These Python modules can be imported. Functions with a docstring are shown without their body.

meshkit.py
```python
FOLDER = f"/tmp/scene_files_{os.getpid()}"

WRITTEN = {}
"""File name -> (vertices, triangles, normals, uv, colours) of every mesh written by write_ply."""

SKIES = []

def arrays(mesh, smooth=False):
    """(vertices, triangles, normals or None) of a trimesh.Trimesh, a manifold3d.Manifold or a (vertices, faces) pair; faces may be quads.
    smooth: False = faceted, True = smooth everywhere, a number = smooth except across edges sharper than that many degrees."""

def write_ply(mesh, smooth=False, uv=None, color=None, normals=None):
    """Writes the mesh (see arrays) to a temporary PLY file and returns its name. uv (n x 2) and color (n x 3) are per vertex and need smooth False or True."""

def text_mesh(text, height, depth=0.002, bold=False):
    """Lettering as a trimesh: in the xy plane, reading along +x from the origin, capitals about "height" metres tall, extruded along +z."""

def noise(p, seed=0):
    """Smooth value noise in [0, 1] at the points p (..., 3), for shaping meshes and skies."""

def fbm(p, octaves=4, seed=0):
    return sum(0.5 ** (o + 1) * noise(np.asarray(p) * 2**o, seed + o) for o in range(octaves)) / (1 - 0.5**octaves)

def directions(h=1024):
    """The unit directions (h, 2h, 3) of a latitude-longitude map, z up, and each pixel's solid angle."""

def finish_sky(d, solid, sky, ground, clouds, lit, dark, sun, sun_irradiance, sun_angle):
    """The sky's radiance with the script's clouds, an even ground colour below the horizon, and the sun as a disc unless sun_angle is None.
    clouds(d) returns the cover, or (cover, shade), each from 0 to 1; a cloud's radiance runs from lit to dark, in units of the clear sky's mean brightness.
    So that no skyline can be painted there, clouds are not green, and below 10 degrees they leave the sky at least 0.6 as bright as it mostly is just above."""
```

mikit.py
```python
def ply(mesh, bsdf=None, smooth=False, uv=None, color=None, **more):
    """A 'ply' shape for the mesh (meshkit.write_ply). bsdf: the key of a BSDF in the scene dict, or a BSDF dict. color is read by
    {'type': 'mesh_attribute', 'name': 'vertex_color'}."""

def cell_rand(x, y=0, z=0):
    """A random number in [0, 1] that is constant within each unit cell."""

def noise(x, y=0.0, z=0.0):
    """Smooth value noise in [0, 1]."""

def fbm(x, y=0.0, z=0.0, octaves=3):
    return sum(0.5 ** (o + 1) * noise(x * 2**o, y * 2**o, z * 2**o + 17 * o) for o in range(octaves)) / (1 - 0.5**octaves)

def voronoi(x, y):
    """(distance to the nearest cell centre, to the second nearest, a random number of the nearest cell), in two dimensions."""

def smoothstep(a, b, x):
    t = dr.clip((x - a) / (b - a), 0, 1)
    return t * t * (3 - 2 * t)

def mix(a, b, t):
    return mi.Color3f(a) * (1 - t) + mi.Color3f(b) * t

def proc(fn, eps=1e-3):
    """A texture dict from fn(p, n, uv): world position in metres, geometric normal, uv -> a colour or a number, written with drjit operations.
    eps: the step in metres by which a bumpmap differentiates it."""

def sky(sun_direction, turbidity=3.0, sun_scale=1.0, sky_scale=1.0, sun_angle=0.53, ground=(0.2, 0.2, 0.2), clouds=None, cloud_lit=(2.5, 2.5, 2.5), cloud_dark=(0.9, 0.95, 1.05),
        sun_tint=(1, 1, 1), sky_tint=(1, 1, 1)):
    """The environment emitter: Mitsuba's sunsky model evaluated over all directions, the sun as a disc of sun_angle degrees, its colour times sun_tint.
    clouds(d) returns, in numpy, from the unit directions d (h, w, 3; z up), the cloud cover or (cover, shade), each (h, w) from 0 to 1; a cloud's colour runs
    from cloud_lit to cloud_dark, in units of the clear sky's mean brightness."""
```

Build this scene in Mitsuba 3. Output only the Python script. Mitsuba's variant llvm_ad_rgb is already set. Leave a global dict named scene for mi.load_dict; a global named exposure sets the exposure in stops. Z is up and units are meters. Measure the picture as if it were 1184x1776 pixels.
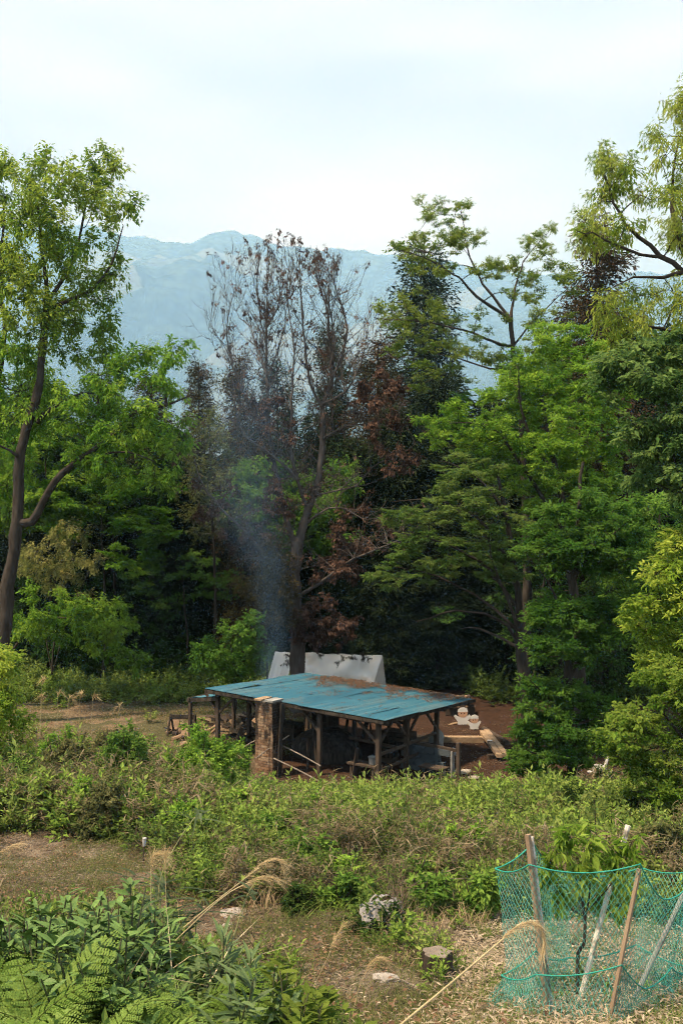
import math, random
import numpy as np, trimesh, shapely
from shapely.geometry import Polygon, Point
import drjit as dr
import mitsuba as mi
import mikit, meshkit
from mikit import noise, fbm, voronoi, cell_rand, smoothstep, mix, proc

T = mi.ScalarTransform4f
scene, labels = {}, {}

# ---------------------------------------------------------------- camera, sky, exposure
FOC, CX, CY = 1727.0, 592.0, 888.0            # focal length and centre in photograph pixels
FAR = 30000.0
scene['camera'] = {'type': 'perspective', 'fov': 2 * math.degrees(math.atan(592 / FOC)), 'fov_axis': 'x',
                   'to_world': T().look_at(origin=[0, 0, 0], target=[0, 1, 0], up=[0, 0, 1]),
                   'near_clip': 0.05, 'far_clip': FAR * 2, 'medium': {'type': 'ref', 'id': 'haze_air'}}
exposure = 2.0
SUN = np.array([-0.50, -0.28, 1.0])


def cloud_fn(d):
    q = d * np.array([2.2, 2.2, 7.0])
    n = meshkit.fbm(q + 5, 4, 3)
    m = meshkit.fbm(d * np.array([5, 5, 16.0]) + 9, 4, 8)
    cover = np.clip(0.80 + 1.1 * (n - 0.5) + 0.4 * (m - 0.5), 0.45, 1.0)
    shade = np.clip(0.30 + 1.6 * (m - 0.5) - 0.9 * (n - 0.5), 0, 0.8)
    return cover, shade


scene['sky'] = mikit.sky(SUN, turbidity=3.5, sun_scale=1.6, sun_angle=4.0, sky_scale=1.0, clouds=cloud_fn,
                         cloud_lit=(3.2, 2.97, 2.9), cloud_dark=(1.8, 1.98, 2.2), sun_tint=(1.0, 0.97, 0.92))
labels['sky'] = {'kind': 'structure'}


# ---------------------------------------------------------------- helpers
def at(px, py, Y):
    """The point of the place that stands at depth Y where the photograph has this pixel."""
    return np.array([(px - CX) / FOC * Y, Y, (CY - py) / FOC * Y])


def lab(key, label=None, cat=None, group=None, kind=None):
    d = labels.setdefault(key, {})
    for k, v in (('label', label), ('category', cat), ('group', group), ('kind', kind)):
        if v:
            d[k] = v


COUNT = {}


def numbered(name):
    k = COUNT.get(name, 0)
    COUNT[name] = k + 1
    return name if k == 0 else f'{name}_{k:03d}'


def put(key, mesh, bsdf, smooth=False, color=None, **more):
    scene[key] = mikit.ply(mesh, bsdf, smooth=smooth, color=color, **more)
    return key


def tube_batch(P, R, sides=4, cap=False):
    """Many polylines of one length as tubes: P (n, m, 3), R (n, m)."""
    P, R = np.asarray(P, float), np.asarray(R, float)
    n, m, _ = P.shape
    t = np.gradient(P, axis=1)
    t /= np.linalg.norm(t, axis=2, keepdims=True) + 1e-12
    ref = np.where(np.abs(t[..., 2:]) < 0.9, np.array([0, 0, 1.0]), np.array([1.0, 0, 0]))
    a = np.cross(t, ref)
    a /= np.linalg.norm(a, axis=2, keepdims=True) + 1e-12
    for k in range(1, m):                        # keep the frame from flipping
        a[:, k] = a[:, k - 1] - t[:, k] * (a[:, k - 1] * t[:, k]).sum(1, keepdims=True)
        a[:, k] /= np.linalg.norm(a[:, k], axis=1, keepdims=True) + 1e-12
    b = np.cross(t, a)
    ang = np.arange(sides) * 2 * np.pi / sides
    V = P[:, :, None] + R[:, :, None, None] * (np.cos(ang)[None, None, :, None] * a[:, :, None] + np.sin(ang)[None, None, :, None] * b[:, :, None])
    i, j = np.meshgrid(np.arange(m - 1), np.arange(sides), indexing='ij')
    q = np.stack([i * sides + j, i * sides + (j + 1) % sides, (i + 1) * sides + (j + 1) % sides, (i + 1) * sides + j], -1).reshape(-1, 4)
    f = np.vstack([q[:, [0, 1, 2]], q[:, [0, 2, 3]]])
    if cap:
        for e in (0, m - 1):
            c = e * sides + np.arange(sides)
            tri = np.stack([np.full(sides - 2, c[0]), c[1:-1], c[2:]], 1)
            f = np.vstack([f, tri if e else tri[:, ::-1]])
    F = (f[None] + (np.arange(n) * m * sides)[:, None, None]).reshape(-1, 3)
    return V.reshape(-1, 3), F


def join(parts):
    vs, fs, at_ = [], [], 0
    for v, f in parts:
        vs.append(v)
        fs.append(np.asarray(f) + at_)
        at_ += len(v)
    return np.vstack(vs), np.vstack(fs)


def spline(pts, step=None, n=None):
    """Catmull-Rom through the points."""
    p = np.asarray(pts, float)
    if len(p) == 2:
        p = np.vstack([p[0], p.mean(0), p[1]])
    q = np.vstack([2 * p[0] - p[1], p, 2 * p[-1] - p[-2]])
    seg = np.linalg.norm(np.diff(p, axis=0), axis=1)
    out = []
    for i in range(len(p) - 1):
        k = max(2, int(seg[i] / step)) if step else n
        t = np.linspace(0, 1, k, endpoint=False)[:, None]
        a, b, c, d = q[i:i + 4]
        out.append(0.5 * (2 * b + (c - a) * t + (2 * a - 5 * b + 4 * c - d) * t**2 + (3 * b - a - 3 * c + d) * t**3))
    return np.vstack(out + [p[-1:]])


def unit(v):
    return v / (np.linalg.norm(v, axis=-1, keepdims=True) + 1e-12)


def leaf_quads(P, D, N, L, W, fold=0.12):
    """Folded pointed leaves of two faces each."""
    D = unit(D)
    S = unit(np.cross(D, N))
    N = np.cross(S, D)
    L, W = np.broadcast_to(L, len(P))[:, None], np.broadcast_to(W, len(P))[:, None]
    mid = P + D * L * 0.42 + N * L * fold
    V = np.stack([P, mid + S * W / 2, P + D * L, mid - S * W / 2], 1).reshape(-1, 3)
    k = np.arange(len(P))[:, None] * 4
    F = np.concatenate([k + [0, 1, 2], k + [0, 2, 3]], 1).reshape(-1, 3)
    return V, F


# ground profile: drop below the eye along the view, a bank that falls to the flat yard of the shelter
GP = np.array([(-40, -1.5), (0, -1.6), (2.5, -2.15), (5, -2.95), (8.5, -4.4), (11, -5.05), (13, -5.4), (17, -5.95), (21, -6.5), (24, -7.15), (27, -8.2),
               (29.3, -8.55), (40, -8.58), (52, -8.65), (60, -9.3), (75, -11), (120, -25), (300, -70), (1000, -150), (3000, -290), (20000, -290)], float)
from scipy.interpolate import PchipInterpolator
_prof = PchipInterpolator(GP[:, 0], GP[:, 1])


def gz(x, y):
    x, y = np.asarray(x, float), np.asarray(y, float)
    z = _prof(np.clip(y, -40, 20000))
    p = np.stack([x * 0.35, y * 0.35, x * 0], -1)
    flat = np.clip((y - 27) / 3, 0, 1) * np.clip((56 - y) / 6, 0, 1)
    bump = (meshkit.fbm(p, 3, 5) - 0.5) * 0.55 * (1 - 0.75 * flat) + (meshkit.fbm(p * 6, 2, 9) - 0.5) * 0.10
    side = 0.02 * np.clip(np.abs(x) - 12, 0, 40) ** 1.3 * np.clip((y - 10) / 20, 0, 1) * np.clip((300 - y) / 200, 0, 1)
    left = 0.7 * np.clip((-x - 2.2) / 2.5, 0, 1) * np.exp(-((y - 27.0) / 4.0) ** 2)
    front = 0.36 * np.clip((0.1 - x) / 1.2, 0, 1) * np.clip((y - 3.0) / 1.5, 0, 1) * np.clip((8.3 - y) / 1.8, 0, 1)
    return z + left + front + bump * np.clip((400 - y) / 200, 0, 1) + side


def ground_at(px, py, near=3.0, far=70.0):
    Y = np.linspace(near, far, 1200)
    P = np.stack([(px - CX) / FOC * Y, Y, (CY - py) / FOC * Y], 1)
    hit = np.nonzero(P[:, 2] <= gz(P[:, 0], P[:, 1]))[0]
    p = P[hit[0]] if len(hit) else P[-1]
    return np.array([p[0], p[1], float(gz(p[0], p[1]))])


def hexa(h):
    c = np.array([int(h[i:i + 2], 16) for i in (0, 2, 4)]) / 255.0
    return np.where(c < 0.04045, c / 12.92, ((c + 0.055) / 1.055) ** 2.4)


# ---------------------------------------------------------------- materials
VC = {'type': 'mesh_attribute', 'name': 'vertex_color'}
scene['leaf'] = {'type': 'principledthin', 'base_color': VC, 'roughness': 0.5, 'diff_trans': 1.1, 'spec_trans': 0.0, 'eta': 1.4}
scene['weed_leaf'] = {'type': 'principledthin', 'base_color': VC, 'roughness': 0.45, 'diff_trans': 0.6, 'spec_trans': 0.0, 'eta': 1.45}
scene['dry_leaf'] = {'type': 'principledthin', 'base_color': VC, 'roughness': 0.8, 'diff_trans': 0.4, 'spec_trans': 0.0, 'eta': 1.3}
scene['needle'] = {'type': 'principledthin', 'base_color': VC, 'roughness': 0.7, 'diff_trans': 0.3, 'spec_trans': 0.0, 'eta': 1.3}
scene['bark'] = {'type': 'twosided', 'm': {'type': 'principled', 'roughness': 0.9, 'specular': 0.2, 'base_color': proc(
    lambda p, n, uv: mix((0.018, 0.014, 0.011), (0.075, 0.064, 0.053), fbm(p.x * 9, p.y * 9, p.z * 2.2, 4) ** 1.5))}}
scene['dead_bark'] = {'type': 'twosided', 'm': {'type': 'principled', 'roughness': 0.9, 'specular': 0.2, 'base_color': proc(
    lambda p, n, uv: mix((0.035, 0.029, 0.026), (0.14, 0.125, 0.118), fbm(p.x * 9, p.y * 9, p.z * 2.2, 4)))}}
scene['pale_twig'] = {'type': 'twosided', 'm': {'type': 'principled', 'roughness': 0.9, 'specular': 0.2, 'base_color': proc(
    lambda p, n, uv: mix((0.10, 0.085, 0.07), (0.26, 0.23, 0.20), noise(p.x * 7, p.y * 7, p.z * 3)))}}


def soil_color(p, n, uv):
    a = fbm(p.x * 0.9, p.y * 0.9, 0, 4)
    b = fbm(p.x * 6, p.y * 6, 3, 3)
    c = noise(p.x * 38, p.y * 38, 1)
    d = noise(p.x * 90, p.y * 60, 7)
    straw = mix((0.16, 0.13, 0.095), (0.29, 0.245, 0.185), b)
    earth = mix((0.075, 0.058, 0.043), (0.15, 0.118, 0.088), c)
    near = mix(earth, straw, smoothstep(0.38, 0.62, a * 0.6 + b * 0.4))
    near = mix(near, (0.07, 0.085, 0.03), smoothstep(0.52, 0.68, fbm(p.x * 1.7 + 9, p.y * 1.7, 0, 3)) * 0.7)
    near = mix(near, (0.42, 0.36, 0.27), smoothstep(0.80, 0.9, d) * 0.6)
    near = mix(near, (0.03, 0.022, 0.016), smoothstep(0.80, 0.92, noise(p.x * 55 + 3, p.y * 45, 2)) * 0.7)
    # red trodden soil of the yard round the shelter
    yard = mix((0.040, 0.023, 0.016), (0.080, 0.045, 0.030), b)
    yard = mix(yard, (0.16, 0.10, 0.07), smoothstep(0.84, 0.93, c) * 0.5)
    w = smoothstep(25.5, 28.0, p.y + 1.2 * (a - 0.5)) * smoothstep(-4.5, -1.5, p.x + 2 * (a - 0.5))
    col = mix(near, yard, w)
    # mown dry field beyond the shelter on the left
    field = mix((0.14, 0.115, 0.07), (0.30, 0.22, 0.145), b)
    field = mix(field, (0.085, 0.095, 0.045), smoothstep(0.45, 0.62, a) * 0.8)
    wf = smoothstep(29.0, 33.0, p.y + 2 * (a - 0.5)) * (1 - smoothstep(-5.0, -2.0, p.x + 2 * (a - 0.5)))
    col = mix(col, field, wf)
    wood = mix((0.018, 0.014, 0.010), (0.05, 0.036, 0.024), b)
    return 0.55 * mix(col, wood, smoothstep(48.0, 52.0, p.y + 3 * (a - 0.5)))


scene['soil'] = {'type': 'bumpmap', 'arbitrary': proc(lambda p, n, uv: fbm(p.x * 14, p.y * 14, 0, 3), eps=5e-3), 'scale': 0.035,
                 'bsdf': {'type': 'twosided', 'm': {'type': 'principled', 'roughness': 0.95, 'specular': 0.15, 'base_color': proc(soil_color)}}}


def hill_color(p, n, uv):
    p = p / 2.6
    a = fbm(p.x * 0.0022, p.y * 0.0022, 0, 4)
    b = fbm(p.x * 0.012, p.y * 0.012, p.z * 0.012, 4)
    c = noise(p.x * 0.05, p.y * 0.05, p.z * 0.05)
    col = mix((0.010, 0.022, 0.012), (0.035, 0.055, 0.028), smoothstep(0.3, 0.7, b * 0.65 + c * 0.35))
    f, s, r = voronoi(p.x * 0.0042 + 0.5 * a, p.z * 0.007 + p.y * 0.002 + 0.4 * b)
    cut = smoothstep(0.86, 0.88, r) * smoothstep(0.04, 0.10, s - f)
    col = mix(col, mix((0.20, 0.20, 0.12), (0.26, 0.24, 0.16), b), cut * 0.35)
    low = 1 - smoothstep(20, 170, p.z + 120 * (b - 0.5))
    return mix(col, mix((0.10, 0.16, 0.05), (0.30, 0.30, 0.20), smoothstep(0.5, 0.7, c)), low * 0.3)


scene['hill_forest'] = {'type': 'twosided', 'm': {'type': 'principled', 'roughness': 1.0, 'specular': 0.0, 'base_color': proc(hill_color)}}

# ---------------------------------------------------------------- ground and hills
ys = np.concatenate([np.arange(-30, 2, 2.0), np.arange(2, 12, 0.14), np.arange(12, 31, 0.22), np.arange(31, 56, 0.4), np.geomspace(56, 14000, 60)])
us = np.concatenate([np.linspace(-3.2, -0.62, 26)[:-1], np.linspace(-0.62, 0.62, 170), np.linspace(0.62, 3.2, 26)[1:]])
YY, UU = np.meshgrid(ys, us, indexing='ij')
XX = UU * (np.maximum(YY, 0) + 5.0)
ZZ = gz(XX, YY)


def grid_faces(a, b):
    i, j = np.meshgrid(np.arange(a - 1), np.arange(b - 1), indexing='ij')
    k = i * b + j
    return np.concatenate([np.stack([k, k + 1, k + b + 1], -1).reshape(-1, 3), np.stack([k, k + b + 1, k + b], -1).reshape(-1, 3)])


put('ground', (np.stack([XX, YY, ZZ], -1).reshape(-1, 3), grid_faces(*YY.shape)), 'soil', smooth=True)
lab('ground', kind='structure')

# far mountain range: a ridge 3 km off, with spurs that run down towards the valley
RIDGE = np.array([(-600, 452), (-200, 420), (0, 398), (120, 392), (170, 396), (215, 408), (270, 416), (320, 421), (350, 413), (390, 399), (430, 410), (480, 424), (545, 431), (600, 434), (680, 440),
                  (760, 452), (860, 466), (960, 474), (1080, 470), (1184, 478), (1500, 500), (1900, 520)], float)
RX, RZ = (RIDGE[:, 0] - CX) / FOC * 3000, (CY - RIDGE[:, 1]) / FOC * 3000
ridge_z = PchipInterpolator(RX, RZ)
HS = 2.6                                       # the range stands this many times farther off than the profile above
hx, hy = np.meshgrid(np.linspace(-2050, 2250, 340), np.concatenate([np.linspace(1250, 3050, 150), np.linspace(3080, 4300, 20)]), indexing='xy')


def hill_z(x, y):
    zr = ridge_z(np.clip(x, -2060, 2260))
    xx = x + 160 * (meshkit.fbm(np.stack([x * 0, y * 0.0022, x * 0], -1), 2, 4) - 0.5)
    t = np.clip((y - 1350) / 1650, 0, 1)
    s = t ** 1.15
    s = np.where(y > 3000, 1 - 0.35 * (np.maximum(y - 3000, 0) / 1300) ** 1.2, s)
    p = np.stack([xx * 0.0026, y * 0.0011, x * 0], -1)
    rid = 1 - np.abs(2 * meshkit.fbm(p, 4, 12) - 1) * 1.6
    p2 = np.stack([x * 0.009, y * 0.006, x * 0], -1)
    mid = np.clip(t * (1 - t) * 4, 0, 1)
    z = -115 + (zr + 115) * s + mid * (rid * 170 - 75) * np.clip(zr / 600, 0, 1) + mid * (meshkit.fbm(p2, 4, 2) - 0.5) * 110
    spur = 110 * np.exp(-((x + 430 - 0.25 * (y - 2300)) / 300.0) ** 2) * np.exp(-((y - 2150) / 420.0) ** 2)   # the nearer dark spur
    z = z + spur + (meshkit.fbm(np.stack([x * 0.03, y * 0.03, x * 0], -1), 3, 21) - 0.5) * 26 * np.clip(t * 3, 0, 1)
    return z


put('hills', (np.stack([hx, hy, hill_z(hx, hy)], -1).reshape(-1, 3) * HS, grid_faces(*hx.shape)), 'hill_forest', smooth=True)
lab('hills', kind='structure')

# the air: one box of haze round everything
scene['haze_air'] = {'type': 'homogeneous', 'albedo': {'type': 'rgb', 'value': [0.66, 0.87, 0.98]}, 'sigma_t': {'type': 'rgb', 'value': [0.98e-4, 1.35e-4, 1.9e-4]}}
scene['haze'] = {'type': 'cube', 'to_world': T().translate([0, 8000, 940]).scale([20000, 16000, 1360]), 'bsdf': {'type': 'null'}, 'interior': {'type': 'ref', 'id': 'haze_air'}}
lab('haze', 'thin blue haze hanging in the air over the valley', 'haze', kind='stuff')


# ---------------------------------------------------------------- trees
def crown_points(poly_px, Y, thick, step, rng, fill=1.0):
    """Centres of leaf clumps spread through a crown volume of this outline, as deep as it is wide near its middle."""
    pg = Polygon([((x - CX) / FOC * Y, (CY - y) / FOC * Y) for x, y in poly_px]).buffer(0)
    x0, z0, x1, z1 = pg.bounds
    n = int(fill * pg.area / step**2 * 2.2) + 3
    q = rng.uniform([x0, z0], [x1, z1], (n * 6, 2))
    q = q[shapely.contains_xy(pg, q[:, 0], q[:, 1])][:n]
    dist = shapely.distance(shapely.points(q), pg.boundary)
    dep = np.minimum(thick, 0.25 * thick + dist * 1.1)
    y = rng.uniform(-1, 1, len(q)) * dep
    P = np.stack([q[:, 0], Y + y, q[:, 1]], 1)
    keep = []
    for i in range(len(P)):                       # thin out crowded centres
        if all(np.sum((P[j] - P[i]) ** 2) > (0.62 * step) ** 2 for j in keep[-400:]):
            keep.append(i)
    return P[keep]


class Tree:
    def __init__(self, name, seed, twig_bark='bark', bark='bark'):
        self.key, self.rng = numbered(name), np.random.default_rng(seed)
        self.wood, self.pieces = [], {}
        self.S, self.SR = [], []
        self.bark, self.twig_bark, self.twigs = bark, twig_bark, []

    def limb(self, pts, r0, r1, sides=7, wob=0.04):
        p = spline(pts, step=0.45)
        k = len(p)
        ln = np.linspace(0, 1, k)
        p = p + self.rng.normal(0, 1, (k, 3)) * wob * np.minimum(1, ln * 4)[:, None] * 0.5
        r = r0 + (r1 - r0) * ln ** 0.8
        self.wood.append(tube_batch(p[None], (r * (1 + self.rng.normal(0, 0.05, k)))[None], sides))
        self.S.append(p)
        self.SR.append(r)
        return p

    def limb_px(self, pts, Y, r0, r1, sides=7, dy=0.0, wob=0.04):
        n = len(pts)
        return self.limb([at(p[0], p[1], Y + (p[2] if len(p) > 2 else dy * i / max(1, n - 1))) for i, p in enumerate(pts)], r0, r1, sides, wob)

    def sub_branches(self, C, r_top=0.012, up=0.25, kmax=0.5):
        """A branch from the nearest limb to each clump centre; returns the last point of approach of each."""
        S, R = np.vstack(self.S), np.concatenate(self.SR)
        order = np.argsort([np.min(np.linalg.norm(S - c, axis=1)) for c in C])
        base = np.zeros_like(C)
        for i in order:
            c = C[i]
            d = S - c
            cost = np.linalg.norm(d, axis=1) + 0.9 * np.maximum(0, d[:, 2] + 0.15 * np.linalg.norm(d, axis=1))
            j = int(np.argmin(cost))
            s, rs = S[j], R[j]
            L = np.linalg.norm(c - s)
            base[i] = c
            if L < 0.25:
                continue
            m1 = s + (c - s) * 0.33 + np.array([0, 0, up * L * 0.3]) + self.rng.normal(0, 0.06 * L, 3)
            m2 = s + (c - s) * 0.68 + np.array([0, 0, up * L * 0.3]) + self.rng.normal(0, 0.06 * L, 3)
            p = spline([s, m1, m2, c], n=3)
            r = np.linspace(min(kmax * rs, 0.012 + 0.012 * L), r_top, len(p))
            self.twigs.append((p, r))
            S = np.vstack([S, p[2:]])
            R = np.concatenate([R, r[2:]])
        return base

    def clumps(self, C, R, twigs, per, size, palette, branch=True, part='crown', scale=1.0, **kw):
        """Leafy clumps: sprays of twigs and leaves, one at each centre, turned about the vertical and scaled."""
        rng = self.rng
        C = np.asarray(C, float)
        if len(C) == 0:
            return
        if branch:
            self.sub_branches(C)
        sprays = spray_kinds(twigs, per, size / R, palette, kw)
        for c in C:
            k = self.pieces.get(part, 0) + 1
            self.pieces[part] = k
            r = R * rng.uniform(0.75, 1.3) * scale
            scene[f'{self.key}__{part}__{k:03d}'] = {'type': 'instance', 'g': {'type': 'ref', 'id': sprays[rng.integers(len(sprays))]},
                'to_world': T().translate(c.tolist()).rotate([0, 0, 1], rng.uniform(0, 360)).rotate([1, 0, 0], rng.normal(0, 9)).scale([r, r, r * rng.uniform(0.85, 1.2)])}

    def done(self, label, cat='tree', group=None, trunk='trunk'):
        k = self.key
        tw = [tube_batch(p[None], r[None], 4) for p, r in self.twigs]
        if self.twig_bark == self.bark or not tw:
            put(f'{k}__{trunk}', join(self.wood + tw), self.bark, smooth=True)
        else:
            put(f'{k}__{trunk}', join(self.wood), self.bark, smooth=True)
            put(f'{k}__branches', join(tw), self.twig_bark, smooth=True)
        for p in self.pieces:
            lab(f'{k}__{p}__twigs', kind='stuff')
        if f'{k}__branches' in scene:
            lab(f'{k}__branches', kind='stuff')
        lab(k, label, cat, group)
        return k


SPRAYS = {}


def spray_kinds(twigs, per, size, palette, kw, variants=5):
    """The shape groups of one kind of leafy spray, of radius 1: several shapes and tones."""
    name = repr((twigs, per, round(size, 3), palette, sorted(kw.items())))
    if name not in SPRAYS:
        SPRAYS[name] = []
        for i in range(variants):
            key = f'spray_{len(SPRAYS):03d}_{i}'
            leaves, tw = spray(1000 * len(SPRAYS) + i, twigs, per, size, palette, **{**kw, 'w0': (i + 0.5) / variants})
            bs = kw.get('bsdf', 'leaf')
            scene[key] = {'type': 'shapegroup', 'leaves': mikit.ply((leaves[0], leaves[1]), bs, color=leaves[2])}
            if tw is not None:
                scene[key]['twigs'] = mikit.ply(tw, 'bark', smooth=True)
            SPRAYS[name].append(key)
    return SPRAYS[name]


def spray(seed, twigs, per, size, palette, droop=0.5, flat=1.0, up=0.15, spread=0.55, wl=0.42, twig_r=0.010, jitter=0.10, mean_up=0.9, w0=0.5, fold=0.12, bsdf=None):
    rng = np.random.default_rng(seed)
    u = unit(rng.normal(0, 1, (twigs, 3))) * rng.uniform(0.45, 1.0, (twigs, 1))
    u[:, 2] = u[:, 2] * flat + up
    E, B = u, u * 0.04 + rng.normal(0, 0.05, (twigs, 3))
    mid = (B + E) / 2 + np.array([0, 0, 0.12])
    tw = tube_batch(np.stack([B, mid, E], 1), np.broadcast_to(np.array([twig_r, twig_r * 0.7, twig_r * 0.35]), (twigs, 3)), 3) if twig_r else None
    t = rng.uniform(0.2, 1.0, (twigs, per, 1))
    P = (1 - t) ** 2 * B[:, None] + 2 * t * (1 - t) * mid[:, None] + t**2 * E[:, None]
    P = P + rng.normal(0, jitter, P.shape) * np.array([1, 1, max(flat, 0.3)])
    D = unit(E - B)[:, None] * 0.7 + rng.normal(0, spread, P.shape) * np.array([1, 1, 0.45]) - np.array([0, 0, droop])
    N = rng.normal(0, 0.45, P.shape) + np.array([0, 0, mean_up]) + 0.3 * unit(P)
    lo, hi = np.array(palette[0]), np.array(palette[1])
    w = np.clip(w0 + rng.normal(0, 0.12, (twigs, 1, 1)) + rng.normal(0, 0.2, (twigs, per, 1)), 0, 1)
    col = (lo + (hi - lo) * w) * (1 + 0.16 * rng.normal(0, 1, (twigs, per, 1)))
    n = twigs * per
    sz = size * rng.uniform(0.6, 1.3, n)
    v, f = leaf_quads(P.reshape(-1, 3), D.reshape(-1, 3), N.reshape(-1, 3), sz, sz * wl * rng.uniform(0.8, 1.2, n), fold)
    return (v, f, np.repeat(np.clip(col, 0.004, 0.6).reshape(-1, 3), 4, axis=0)), tw


CEDARS = {}


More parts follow.
